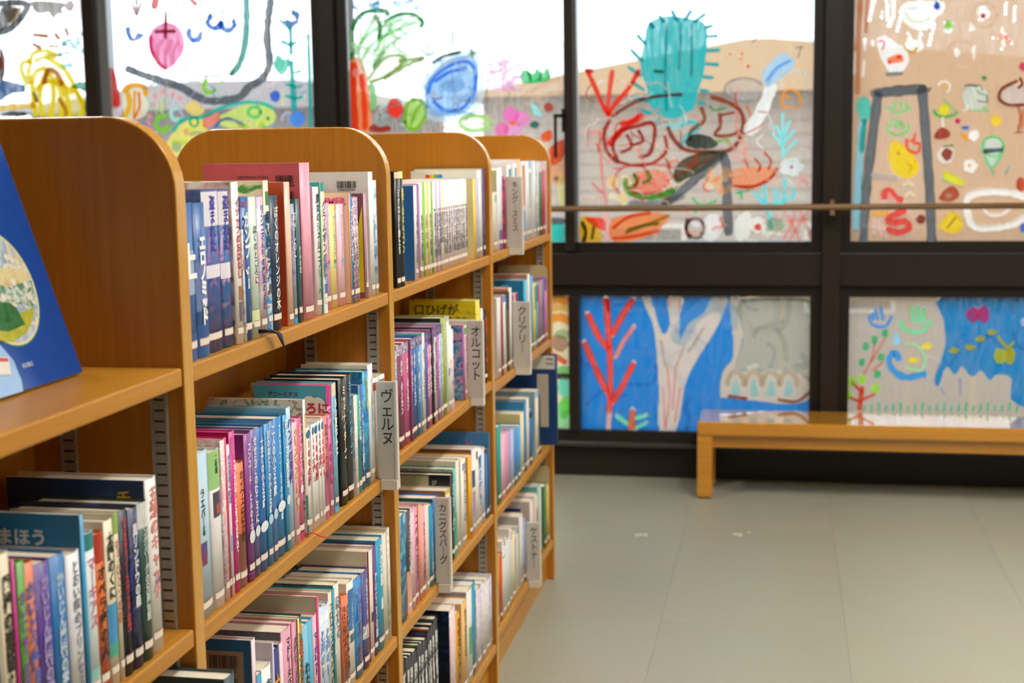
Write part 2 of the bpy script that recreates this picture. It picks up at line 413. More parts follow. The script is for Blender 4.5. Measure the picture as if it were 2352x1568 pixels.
for lx in (BX0 + .001, BX1 - .058):
    for ly in (.004, BY1 - BY0 - .061):
        lg = obj('leg', box(lx - bo.x, lx + .057 - bo.x, ly, ly + .057, .006, BZ - .053, bev=.003), BWm, bench)
        obj('glide', box(lx + .006 - bo.x, lx + .051 - bo.x, ly + .006, ly + .051, 0, .006), DRK, lg)
# ================================================================ author index plates clipped on the shelves
PLm = mat('#c9c3b8', rough=.28, spec=.5); PLe = mat('#ddd8cc', rough=.2)
INK = mat('#2a2724', rough=.6)
def plate(text, label, px, Y, bay, tier):
    """px: left x, top y, right x, bottom y of the plate's printed face, standing at depth Y"""
    z = SHELF[(bay, tier)]
    Y = atX(px[0], (px[1] + px[3]) / 2, -.688).y
    c = atY(px[2], px[1], Y)
    x0, x1, z1 = -.688, c.x, c.z
    t = thing('index_plate', label, 'shelf sign', ((x0 + x1) / 2, Y, z)); o = t.location
    obj('board', box(x0 - o.x, x1 - o.x, 0, .010, .001, z1 - z, bev=.0015), PLm, t)
    obj('edge', box(x1 - .004 - o.x, x1 - o.x + .0012, -.0012, .0112, .001, z1 - z + .001, bev=.0008), PLe, t)
    obj('clip', box(-.6818 - o.x, x1 - o.x, -.006, .016, -.016, .001), PLe, t)
    w = x1 - x0; n = len(text); h = z1 - z
    cw = min(w * .62, h * .62 / n)
    put_text('lettering', text, INK, t, (.05 * w, -.0006, h - .012 - cw * n * 1.12), height=cw * n * 1.12, width=cw, face='Y', bold=.004)
plate('ヴェルヌ', 'grey plate reading four katakana above the second shelf of the second bay', (866, 877, 908, 1110), 2.332, 1, 2)
plate('キングースミス', 'grey plate with seven katakana among the books of the farthest top shelf', (1163, 405, 1199, 567), 3.52, 3, 1)
plate('オルコット', 'grey plate with five katakana beside the blue floral book, third bay', (1074, 737, 1108, 918), 3.07, 2, 2)
plate('クリアリー', 'grey plate with five katakana on the second shelf of the farthest bay', (1178, 693, 1217, 852), 3.545, 3, 2)
plate('カニグズバーグ', 'tall grey plate with seven katakana and a bright glare, third bay', (999, 1144, 1032, 1348), 2.705, 2, 3)
plate('ケストナー', 'grey plate with five katakana on the lowest shelf of the farthest bay', (1209, 1201, 1240, 1346), 3.735, 3, 4)
# beige metal book ends in the farthest bay
for tier, lab, y, zt in ((2, 'beige rounded book end on the second shelf of the farthest bay', 4.1355, .222), (4, 'beige rounded book end on the lowest shelf of the farthest bay', 4.1355, .232)):
    z = SHELF[(3, tier)]
    t = thing('book_end', lab, 'book end', (-.765, y, z + .0006), 'beige book ends')
    pts = [(-.075, 0)] + [(.075, 0)] + [(.075 - .018 + .018 * math.cos(k * math.pi / 12), zt - .018 + .018 * math.sin(k * math.pi / 12)) for k in range(7)] + \
          [(-.075 + .018 - .018 * math.sin(k * math.pi / 12), zt - .018 + .018 * math.cos(k * math.pi / 12)) for k in range(7)]
    obj('upright_plate', prism(pts, 1, 0, .0025), mat('#b9a880', rough=.5), t)
    obj('foot_plate', box(-.075, .075, -.0005, .0, 0, .06), mat('#b9a880', rough=.5), t)
# ================================================================ books
PAGE = mat('#e9e1cc', rough=.8, spec=.2, mott=.12, scale=220)
STK = mat('#e3dccd', rough=.4)
RED = mat('#c0392b', rough=.5)
TIER = {1: 'top', 2: 'second', 3: 'third', 4: 'lowest'}
BAY = {0: 'nearest', 1: 'second', 2: 'third', 3: 'farthest'}
ORD = 'first second third fourth fifth sixth seventh eighth ninth tenth eleventh twelfth thirteenth fourteenth fifteenth sixteenth seventeenth eighteenth nineteenth twentieth'.split()
MESHC = {}
def spine_x(y, w, bulge): return bulge * (1 - (2 * y / w) ** 2)
def cover_mesh(w, h, d, bulge, t):
    n = 6; outer = [(-d, -w / 2)] + [(spine_x(-w / 2 + w * k / n, w, bulge) - bulge, -w / 2 + w * k / n) for k in range(n + 1)] + [(-d, w / 2)]
    wi = w - 2 * t
    inner = [(-d, wi / 2)] + [(spine_x(wi / 2 - wi * k / n, w, bulge) - bulge - t, wi / 2 - wi * k / n) for k in range(n + 1)] + [(-d, -wi / 2)]
    bm = bmesh.new(); N = len(outer)
    ring = outer + inner
    lo = [bm.verts.new((x, y, 0)) for x, y in ring]; hi = [bm.verts.new((x, y, h)) for x, y in ring]
    m = len(ring)
    for i in range(m):
        f = bm.faces.new((lo[i], lo[(i + 1) % m], hi[(i + 1) % m], hi[i]))
        if 1 <= i <= n: f.smooth = True
    for V, rev in ((hi, False), (lo, True)):
        for i in range(N - 1):
            q = [V[i], V[i + 1], V[m - 2 - i], V[m - 1 - i]]
            bm.faces.new(q if not rev else q[::-1])
    bmesh.ops.recalc_face_normals(bm, faces=bm.faces)
    return bm
def spine_patch(w, bulge, y0, y1, z0, z1, lift):
    bm = bmesh.new(); n = 5; lo = []; hi = []
    for k in range(n + 1):
        y = y0 + (y1 - y0) * k / n; x = spine_x(y, w, bulge) - bulge + lift
        lo.append(bm.verts.new((x, y, z0))); hi.append(bm.verts.new((x, y, z1)))
    for k in range(n): bm.faces.new((lo[k], lo[k + 1], hi[k + 1], hi[k])).smooth = True
    return bm
def side_patch(w, x0, x1, z0, z1, lift=.0004):
    bm = bmesh.new(); y = -w / 2 - lift
    bm.faces.new([bm.verts.new(p) for p in ((x0, y, z0), (x1, y, z0), (x1, y, z1), (x0, y, z1))])
    return bm
def barcode(parent, w, x0, x1, z0, z1):
    bm = bmesh.new(); y = -w / 2 - .0012; x = x0; rnd = random.Random(3)
    while x < x1:
        a = rnd.choice((.0004, .0006, .0011)); b2 = min(x1, x + a)
        bm.faces.new([bm.verts.new(p) for p in ((x, y, z0), (b2, y, z0), (b2, y, z1), (x, y, z1))]); x += a + rnd.choice((.0004, .0006, .001))
    obj('barcode', bm, INK, parent)
def M_(c): return c if isinstance(c, bpy.types.Material) else mat(c, rough=.33, spec=.45)
def book(label, y0, y1, z, h, col, xs=-.690, d=.130, side=None, t=None, tc='#ffffff', t0=.34, t1=.93, tw=.62, b=(), stk=True, pb=False,
         lean=0, x2=None, bold=.012, rear=False, sz=.075, t2=None, group=None, near=False):
    w = max(.004, y1 - y0 - .0004); bulge = min(.0035, w * .12)
    o = thing('book', label, 'book', (xs, (y0 + y1) / 2, z + .0006), group or 'library books on the oak shelves')
    if rear: o.rotation_euler.z = math.pi
    if lean: o.rotation_euler.x = lean
    th = .0005 if pb or w < .008 else .0016
    o_cov = obj('cover', cover_mesh(w, h, d, bulge, th), M_(col), o)
    ins = .0008 if th < .001 else .003
    obj('pages', box(-d + ins, -bulge - th - .0008, -w / 2 + th, w / 2 - th, ins, h - ins), PAGE, o)
    if side: obj('front_cover', side_patch(w, -d, -bulge - .001, .0002, h - .0002, .0002), M_(side), o)
    for (f0, f1, c, *rest) in b:
        ya, yb = (rest if rest else (-.49, .49))
        if isinstance(c, str) and c[0] == 'o':      # a round vignette
            bm = bmesh.new(); ym, zm, ry_, rz_ = (ya + yb) / 2 * w, (f0 + f1) / 2 * h, (yb - ya) / 2 * w, (f1 - f0) / 2 * h
            bm.faces.new([bm.verts.new((.0004, ym + ry_ * math.cos(k * math.pi / 9), zm + rz_ * math.sin(k * math.pi / 9))) for k in range(18)])
            pr = obj('spine_print', bm, M_(c[1:]), o)
        else: obj('spine_print', spine_patch(w, bulge, ya * w, yb * w, f0 * h, f1 * h, .00025), M_(c), o)
    if t:
        n = len(t); L_ = (t1 - t0) * h
        cw = min(min(.98, tw * 1.7) * w, L_ / n * 1.3); bold = bold + .018
        Ht = min(max(cw * n, L_ * .92), (t1 - .15) * h)
        put_text('title', t, mat(tc, rough=.5), o, (.0005, 0, t1 * h - Ht), height=Ht, width=cw * .95, bold=bold)
    if t2:
        s2, c2, a0, a1, off = t2
        put_text('subtitle', s2, mat(c2, rough=.5), o, (.0005, off * w, a0 * h), height=(a1 - a0) * h, width=min(w * .36, (a1 - a0) * h / len(s2)), bold=bold)
    if stk:
        zs = sz * h
        s = obj('call_number_label', spine_patch(w, bulge, -.40 * w, .40 * w, zs, zs + .0095, .0005), STK, o)
        bm = spine_patch(w, bulge, -.40 * w, .40 * w, zs + .0002, zs + .0008, .0007)
        b2 = spine_patch(w, bulge, -.40 * w, .40 * w, zs + .0087, zs + .0093, .0007)
        me = bpy.data.meshes.new('x'); b2.to_mesh(me); b2.free(); bm.from_mesh(me); bpy.data.meshes.remove(me)
        obj('label_border', bm, RED, s)
    return o
def row(bay, tier, zoom, start, items, xs=-.690, jit=.0012):
    """items: top right corner of each spine in a crop of the photograph (x, y), look, colour, options"""
    ox, oy, s = zoom; y = start if start else UPY[bay][1] + .001; z = SHELF[(bay, tier)]
    looks = {}
    for it in items: looks[it[2]] = looks.get(it[2], 0) + 1
    seen = {}; rnd = random.Random(bay * 10 + tier); out = []
    plan = []; ymax = UPY[bay + 1][0] - (.0012 if tier == 1 else .0070) - (.006 if bay == 3 and tier in (2, 4) else 0); yp = y
    for it in items:
        kw = dict(it[4]) if len(it) > 4 else {}
        X = kw.pop('xs', xs + rnd.uniform(-jit, jit))
        p = atX(ox + it[0] / s, oy + it[1] / s, X)
        y1 = max(yp + .006, p.y); h = min(.285, max(.10, p.z - z))
        l = kw.pop('l', None); w = kw.pop('w', None)
        yl = atX(ox + l / s, oy + it[1] / s, X).y if l is not None else (y1 - w if w else yp)
        plan.append([yl, y1, h, X, kw]); yp = y1
    lim = ymax
    for q in reversed(plan):
        if q[1] > lim: q[1] = lim
        lim = min(lim, q[1]) - .0065
    for it, (yl, y1, h, X, kw) in zip(items, plan):
        look, col = it[2], it[3]
        y0 = min(max(y, yl, y1 - .052), y1 - .006)
        seen[look] = seen.get(look, 0) + 1
        lab = look
        if looks[look] > 1: lab += ', %s from left' % ORD[min(seen[look], 20) - 1]
        lab += ', %s shelf, %s bay' % (TIER[tier], BAY[bay])
        kw.setdefault('d', rnd.uniform(.118, .135) + max(0, h - .2) * .3)
        kw['d'] = min(kw['d'], .183 + (X + .690))
        out.append(book(lab, max(y, y0), y1, z, h, col, xs=X, **kw)); y = y1
        if DEBUG: print('BOOK', bay, tier, look, 'w%.1f h%.0f y1 %.3f' % ((y1 - out[-1].location.y) * 2000, h * 1000, y1))
    return out
DEBUG = False

# ---- second bay, top shelf
r11 = row(1, 1, (400, 340, 3.136), None, [
 (143, 395, 'blue book mostly hidden by the upright', '#3f6cae', dict(t='上', t0=.5, t1=.75, b=[(.42, .70, '#9fb4d4'), (.0, .18, '#35548c')])),
 (230, 392, 'blue book with white title and black dot', '#3566a8', dict(t='エロノミッド', tw=.9, t0=.34, t1=.78, bold=.05, b=[(.30, .62, '#6d7fb4'), (.0, .22, '#2c5590'), (.285, .335, 'o#111111', -.2, .3)], t2=('下', '#ffffff', .292, .328, .05))),
 (325, 300, 'pale violet book with blue writing', art('#6a4f96', '#3b66a8', '#2d4f94', '#8a6bb0', scale=40), dict(b=[(.78, .99, '#e8e4ee'), (.46, .54, '#e6e2ee')], t='盗まれた', tc='#3a35a8', t0=.70, t1=.97, tw=.8, xs=-.694)),
 (400, 300, 'violet and blue book with blue writing', art('#7c5aa0', '#2b6fb2', '#1f5aa0', '#b89cc8', scale=40), dict(b=[(.78, .99, '#e8e4ee'), (.44, .54, '#e6e2ee')], t='盗まれた', tc='#3a35a8', t0=.70, t1=.97, tw=.8, xs=-.694)),
 (472, 245, 'white book with red vertical title', '#f1ece6', dict(side=art('#e9d9d0', '#8a6a58', '#c9a5a8', '#e8e0dc', scale=30), t='イソップのおはなし', tc='#c01848', t0=.52, t1=.90, tw=.75, bold=.02, b=[(.27, .36, '#b06a3c', -.2, .25), (.14, .26, '#6d5a66', -.2, .2)], sz=.06)),
 (490, 590, 'small white patterned paperback', art('#f3f0ea', '#e6e2dc', '#b9b2b6', scale=90), dict(pb=1, t='三つの童話', tc='#c77a86', t0=.62, t1=.90, tw=.5)),
 (540, 352, 'deep blue book with white katakana', '#1d5ba4', dict(t='ガンプ、', tc='#e8f0f4', t0=.56, t1=.90, tw=.85, bold=.03, b=[(.93, .97, '#7a5a98')], t2=('魔法の島', '#e8f0f4', .36, .52, 0))),
 (600, 350, 'pale green book with black title', '#cfe0d2', dict(t='ぼくのところに', tc='#4a4a3c', t0=.48, t1=.80, tw=.5, bold=.0, b=[(.38, .45, '#e8d8cc', -.3, .3), (.10, .2, '#d6dda4')])),
 (650, 350, 'white and mauve book with small purple title', art('#efe8ee', '#e9c0cc', '#c8b4dc', '#f3eef0', scale=24), dict(t='リンゴさんちの魔法のえだ', tc='#4d3f94', t0=.36, t1=.94, tw=.5)),
 (684, 235, 'cream book with leaf pattern and thin blue spine', '#efe6c8', dict(side=art('#efe6c6', '#f3ecd2', '#f0e4bc', '#efe6c6', '#4c9a40', scale=30), b=[(.02, .78, art('#4a9fd0', '#2b7fc0', '#d8eef4', '#c84a3a', scale=60)), (.84, .93, '#3f8a3c', -.3, .3)], t='思い出のスペル', tc='#1e2c44', t0=.38, t1=.80, tw=.6)),
 (758, 338, 'navy book with large white title', '#1c3452', dict(l=690, t='ぼくのオレンジの木', tc='#f4f4ee', t0=.30, t1=.92, tw=.72, bold=.0, t2=('小川村子', '#c8a03c', .16, .26, -.1))),
 (840, 245, 'peach book with orange-red cover', '#f2c4ac', dict(l=800, side='#e0572c', sz=.04)),
 (870, 402, 'grey lilac paperback with white title', art('#8f94b8', '#a3a6c4', '#6a5c94', scale=30), dict(pb=1, t='おかしのトー', tc='#f2f2f6', t0=.55, t1=.94, tw=.7, bold=.0, b=[(0, .05, '#2aa0d8')], t2=None)),
 (906, 368, 'dark teal green book', '#2f5f62', dict(t='きみの友', tc='#b9d4cc', t0=.45, t1=.62, tw=.4)),
 (987, 106, 'tall pink book with printed back cover', '#eaa0b6', dict(l=915, side='#d0606c', d=.152, b=[(0, 1, '#dd8fae', .40, .49)], sz=.045)),
 (1050, 280, 'white book with cat tail and black title', '#eae6e4', dict(l=1008, side='#e3bfd0', t='魔女のシネルコプリーへ', tc='#26242a', t0=.34, t1=.95, tw=.5, bold=.0)),
 (1086, 246, 'thin pale yellow book with teal top', '#efe6b4', dict(b=[(.93, 1, '#24a2a0'), (.0, .28, '#dfe8ee')], side='#2aa6a4', t='クラムボンの帰り道', tc='#3f6fb4', t0=.30, t1=.86, tw=.6)),
 (1122, 396, 'small pink book with pastel katakana', '#eeaac4', dict(w=.028, xs=-.700, side='#e68fae', t='プリンセススクール', tc='#6ac0dc', t0=.50, t1=.90, tw=.55, bold=.01, b=[(.43, .47, 'o#e0409a', -.15, .2)])),
 (1168, 408, 'small yellow book with pastel katakana', '#f4e68e', dict(xs=-.700, t='プリンセススクール', tc='#58b8d0', t0=.50, t1=.90, tw=.55, bold=.01, b=[(.43, .47, 'o#3aa06c', -.15, .2)])),
 (1228, 402, 'small light pink book with lilac katakana', '#f2c4d4', dict(xs=-.698, side='#eab4cc', t='プリンセススクール', tc='#b090cc', t0=.50, t1=.90, tw=.5, bold=.01, b=[(.43, .47, 'o#6cc4d8', -.15, .2)])),
 (1247, 325, 'book with cream and orange SUMMER cover', '#f0a060', dict(side='#f1d2b4', d=.14)),
 (1280, 332, 'bright blue book with white title', '#2a94d6', dict(t='フレンドシップ', tc='#f4f8fa', t0=.45, t1=.86, tw=.6, bold=.02)),
 (1302, 350, 'thin white manga with pink lettering', art('#efeaf0', '#5a4a66', '#e2a0b8', '#f2eef2', scale=130), dict(pb=1)),
 (1328, 354, 'thin white manga with pink lettering', art('#efeaf0', '#4a3a56', '#d890ac', '#f2eef2', scale=130), dict(pb=1)),
 (1388, 327, 'mauve and yellow book with black figure', '#b98fa0', dict(l=1368, side='#8a5262', sz=.1, b=[(.1, .7, '#d9b8c4', -.2, .3)])),
 (1437, 172, 'white book with barcodes on its back', '#eceae6', dict(l=1406, side='#e4e0d8', sz=.05, d=.14)),
 (1461, 232, 'pale blue patterned book by the upright', art('#bcd8ee', '#dbe9f4', '#8fb4dc', '#5a7ab0', scale=50), dict(sz=.05)),
])
def find(rw, s): return [o for o in rw if s in o['label']][0]
def dims(o):
    c = [q for q in o.children if q.name.startswith('cover')][0]
    ys = [v.co.y for v in c.data.vertices]; zs = [v.co.z for v in c.data.vertices]; xs_ = [v.co.x for v in c.data.vertices]
    return max(ys) - min(ys), max(zs), -min(xs_)
o = find(r11, 'tall pink'); w, h, d = dims(o)
barcode(o, w, -.040, -.012, h - .030, h - .018)
put_text('isbn', '9784001155846', INK, o, (-.026, -w / 2 - .0012, h - .0345), height=.0035, face='Y', vertical=False)
put_text('isbn', 'ISBN978-4-00-115584-6', INK, o, (-.074, -w / 2 - .0012, h - .022), height=.0036, face='Y', vertical=False)
put_text('price', 'C8097 ¥1900E', INK, o, (-.066, -w / 2 - .0012, h - .031), height=.0036, face='Y', vertical=False)
barcode(o, w, -.040, -.012, h - .052, h - .041)
o = find(r11, 'white book with barcodes'); w, h, d = dims(o)
barcode(o, w, -.058, -.024, h - .027, h - .015)
put_text('isbn', '9784622047469', INK, o, (-.041, -w / 2 - .0012, h - .0315), height=.0035, face='Y', vertical=False)
barcode(o, w, -.058, -.024, h - .049, h - .038)
o = find(r11, 'SUMMER'); w, h, d = dims(o)
put_text('title', 'SUMMER', mat('#e0508c'), o, (-.036, -w / 2 - .0010, h - .020), height=.0125, face='Y', vertical=False, bold=.03)
o = find(r11, 'black figure'); w, h, d = dims(o)
bm = bmesh.new(); yy = -w / 2 - .0012
for P in ([(-.030, .045), (-.004, .045), (-.004, h - .02)], ):
    bm.faces.new([bm.verts.new((x, yy, z_)) for x, z_ in P])
bx(bm, -.030, -.004, yy, yy + .0002, .01, .045)
obj('yellow_print', bm, mat('#e8cf1e'), o)
bm = bmesh.new(); yy = -w / 2 - .0018
P = [(-.026, .10), (-.022, .10), (-.020, .135), (-.018, .10), (-.013, .10), (-.012, .14), (-.010, .15), (-.012, .172), (-.016, .176), (-.016, .186), (-.019, .19), (-.022, .186), (-.021, .176), (-.027, .17), (-.029, .15), (-.026, .14)]
bm.faces.new([bm.verts.new((x, yy, z_ - .02)) for x, z_ in P])
obj('figure_print', bm, INK, o)
# ribbons that hang out of two books
o = find(r11, 'pale green'); w, h, d = dims(o); c = o.location
bm = bmesh.new()
for k in range(5):
    p = [(0, 0, .008), (.012, .010, .008), (.018, .022 + k * .003, .004 - k * .001), (.022, .030 + k * .002, -.014 - k * .002)]
    me = bpy.data.meshes.new('x'); b2 = tube(p, [.0030, .0030, .0022, .0008], 5); b2.to_mesh(me); b2.free(); bm.from_mesh(me); bpy.data.meshes.remove(me)
obj('bookmark_tassel', bm, mat('#141c38'), o)

# ---- second bay, second shelf
r12 = row(1, 2, (430, 800, 3.136), None, [
 (157, 720, 'pale blue book with large black katakana', '#b4d2e4', dict(d=.12, t='ラエバー', tc='#1e2830', t0=.60, t1=.78, tw=.72, bold=.01, b=[(.36, .46, '#5a3f86', -.18, .16), (.32, .40, '#7a2a50', -.16, .14)], t2=('の国', '#1e2830', .50, .56, 0), sz=.055)),
 (242, 715, 'white book with green upper spine', '#eceaea', dict(b=[(.76, 1, '#9fd488'), (.58, .74, '#4c4a60', -.3, .35), (.60, .66, '#c0503c', -.1, .2)], t='二年間', tc='#25401e', t0=.88, t1=.97, tw=.7, sz=.06)),
 (272, 655, 'thin white and pink speckled book', art('#f1ece8', '#e8a8b8', '#f4f0ec', '#d8a0b4', scale=70), dict()),
 (284, 640, 'thin crimson book', '#c22a54', dict()),
 (306, 692, 'white book with blue katakana title', '#efeef0', dict(t='カエルがくれた', tc='#2470b8', t0=.60, t1=.94, tw=.8, bold=.02, side='#c8285c', b=[(.3, .4, '#7ab4dc', -.3, .3)])),
 (348, 588, 'magenta book with white title', '#d8208c', dict(t='コブタがテレビをみるなんて', tc='#ffffff', t0=.38, t1=.82, tw=.85, bold=.02, b=[(.86, .97, '#e86ab0', -.4, .2)])),
 (416, 808, 'orange book with brown lower half', '#e87a48', dict(b=[(0, .44, '#7a4434')], t='カイウスはばかだ', tc='#4a2a1c', t0=.50, t1=.94, tw=.5, side='#b8602c')),
 (462, 602, 'purple book with white title', '#8a3a90', dict(t='コンコード・ヒルの上で', tc='#efe4f2', t0=.46, t1=.93, tw=.65, bold=.01, b=[(.255, .345, 'o#e6e8ea', -.4, .45), (.05, .06, '#8a3a90')])),
 (500, 572, 'greyish violet book with white title', '#6f5ea2', dict(t='せせらぎのむこうに', tc='#f2eef6', t0=.50, t1=.95, tw=.72, bold=.01, b=[(.27, .345, 'o#dfe4ee', -.4, .45)])),
 (560, 552, 'strong blue book with white title', '#1668b4', dict(t='十字路の小さな町', tc='#f4f6fa', t0=.55, t1=.93, tw=.62, bold=.015, b=[(.27, .345, 'o#e4ecf2', -.45, .45)])),
 (596, 532, 'sky blue book with white title', '#2f94cc', dict(t='湖のほとりの小さな町', tc='#eef6fa', t0=.50, t1=.95, tw=.75, bold=.01, b=[(.29, .36, 'o#b4dcec', -.45, .45)])),
 (630, 512, 'periwinkle book with white title', '#5580c2', dict(t='二人の小さな家', tc='#eef2fa', t0=.58, t1=.96, tw=.75, bold=.01, b=[(.30, .375, 'o#c4d6ee', -.45, .45)])),
 (690, 478, 'bright blue book with long white title', '#1482c6', dict(t='ブルックフィールドの小さな家', tc='#eef6fa', t0=.42, t1=.95, tw=.6, bold=.01, b=[(.32, .395, 'o#eef2f2', -.4, .4)])),
 (722, 472, 'light blue book with white title', '#3fa4d8', dict(t='森の小さな開拓地', tc='#eef6fa', t0=.58, t1=.97, tw=.75, bold=.01, b=[(.34, .41, 'o#d8eaf0', -.45, .45)])),
 (748, 418, 'pale blue book with purple title', art('#8fc8e8', '#b9dcee', '#7abce4', scale=14), dict(t='ハンナの学校', tc='#5a3a94', t0=.57, t1=.92, tw=.8, side='#8fc6e0')),
 (795, 522, 'pale pink book with yellow katakana', '#f0bcd0', dict(l=752, t='クリスマスブレイク', tc='#d8b020', t0=.42, t1=.95, tw=.62, bold=.025, b=[(.32, .38, 'o#b4dce8', -.3, .3)])),
 (830, 490, 'pink book with pale katakana title', '#de5f8e', dict(t='ダストビンベイビー', tc='#f2dce4', t0=.47, t1=.95, tw=.7, bold=.01, b=[(.38, .45, 'o#f0e4ec', -.25, .25), (.0, .06, '#b83a66')])),
 (852, 366, 'white book with green leaf cover', '#efece2', dict(side=art('#eeebde', '#eeebde', '#5a8650', '#eeebde', '#e6e6d0', scale=60), b=[(.0, .3, '#2f6a66'), (.5, .9, '#f2d880', -.2, .2)], d=.15)),
 (888, 562, 'white book with red number title', '#f1eeea', dict(b=[(.90, .98, 'o#2078b4', -.3, .3)], t='100の扉', tc='#c8284c', t0=.55, t1=.88, tw=.7, bold=.02, t2=('1', '#c8284c', .46, .51, 0))),
 (912, 545, 'white book with red number title', '#f1eeea', dict(b=[(.90, .98, 'o#2078b4', -.3, .3)], t='100の扉', tc='#c8284c', t0=.55, t1=.88, tw=.7, bold=.02, t2=('2', '#c8284c', .46, .51, 0))),
 (940, 530, 'white book with red number title', '#f1eeea', dict(b=[(.90, .98, 'o#2078b4', -.3, .3)], t='100の扉', tc='#c8284c', t0=.55, t1=.88, tw=.7, bold=.02, t2=('3', '#c8284c', .46, .51, 0))),
 (958, 518, 'white book with red number title', '#f1eeea', dict(b=[(.90, .98, 'o#2078b4', -.3, .3)], t='100の扉', tc='#c8284c', t0=.55, t1=.88, tw=.7, bold=.02, t2=('4', '#c8284c', .46, .51, 0))),
 (980, 506, 'white book with red number title', '#f1eeea', dict(b=[(.90, .98, 'o#2078b4', -.3, .3)], t='100の扉', tc='#c8284c', t0=.55, t1=.88, tw=.7, bold=.02, t2=('5', '#c8284c', .46, .51, 0))),
 (1016, 474, 'salmon book with mauve lower half', '#e08a84', dict(b=[(0, .46, '#a45a74')], t='ひみつオーケストラ', tc='#5a2430', t0=.5, t1=.92, tw=.45)),
 (1036, 258, 'blue covered book with magenta spine top', '#ee86b8', dict(side='#4fb2d2', b=[(.84, 1, '#d82c8c')], t='ティーのせかい', tc='#c03c88', t0=.36, t1=.82, tw=.6)),
 (1076, 242, 'pale blue book with cream spine head', '#7fbcd8', dict(b=[(.90, 1, '#ece6c8'), (0, .05, '#58a4cc')], side='#e6dfc8', t='あの夏休みは', tc='#e8f2f4', t0=.4, t1=.88, tw=.4)),
 (1146, 206, 'thick black book with cream title', '#161618', dict(l=1098, t='ミッドナイターズ', tc='#f0e2c0', t0=.50, t1=.94, tw=.42, bold=.02, t2=('ダークリングの謎', '#f0e2c0', .68, .86, -.32))),
 (1190, 178, 'black book with blue title', '#17171a', dict(t='ミッドナイターズ', tc='#4fb4e0', t0=.50, t1=.94, tw=.5, bold=.02)),
 (1226, 332, 'white book with faint floral spine', art('#eeebe8', '#e6d8dc', '#f1efee', '#a8c4d8', scale=50), dict()),
 (1250, 325, 'jade green book with dark lower spine', '#4aac90', dict(b=[(0, .55, '#2d6e60')], t='まぼろしの夏', tc='#e4f0ea', t0=.6, t1=.94, tw=.5)),
 (1272, 250, 'blue paperback with pale title', '#2f6cae', dict(t='ノーチラス号の冒険', tc='#cfe0f0', t0=.35, t1=.88, tw=.5)),
 (1312, 152, 'sea blue book with yellow title', art('#2a9ad0', '#1c6fb0', '#4ab4dc', '#1f86c0', scale=22), dict(t='水深五尋', tc='#e8d83c', t0=.72, t1=.95, tw=.62, bold=.02)),
 (1342, 106, 'white book with pale blue marks', '#eeece8', dict(t='小さな海の青い月', tc='#9cc4e0', t0=.5, t1=.9, tw=.5, side='#e2dcc0')),
 (1386, 200, 'white and orange paperback behind the plate', '#e9e2da', dict(b=[(.88, .96, '#d8644a')], stk=False)),
 (1414, 185, 'white and red paperback behind the plate', '#e9e2da', dict(b=[(.88, .96, '#2f8a86')], stk=False)),
 (1440, 172, 'white and green paperback behind the plate', '#e9e2da', dict(b=[(.88, .96, '#d8644a')], stk=False)),
])
o = find(r12, 'magenta spine top'); w, h, d = dims(o); yy = -w / 2 - .001
for part in (((-.030, h - .026, .010), (-.016, h - .030, .012), (-.042, h - .034, .010), (-.028, h - .040, .015), (-.012, h - .044, .011)), ((-.116, h - .034, .012), (-.100, h - .036, .010))):
    bm = bmesh.new()
    for q, (cx, cz, r) in enumerate(part):
        bm.faces.new([bm.verts.new((cx + r * math.cos(a), yy - q * .00005, cz + r * math.sin(a))) for a in [k * math.pi / 8 for k in range(16)]])
    obj('cloud_print', bm, mat('#f1efe6'), o)
put_text('title', 'ころに', mat('#c82440'), o, (-.026, yy - .001, h - .044), height=.017, face='Y', vertical=False, bold=.04)
put_text('title', 'アニーとテス', mat('#5a2a78'), o, (-.072, yy - .001, h - .018), height=.0075, face='Y', vertical=False, bold=.03)
put_text('title', 'ベッドはおおさわぎ', mat('#5a2a78'), o, (-.072, yy - .001, h - .028), height=.0065, face='Y', vertical=False, bold=.03)
o = find(r12, 'pink book with pale katakana')
obj('bookmark_ribbon', tube([(0, .008, .004), (.010, .014, .006), (.017, .030, -.004), (.022, .05, -.012)], [.0011] * 4, 6), mat('#d8342a'), o)

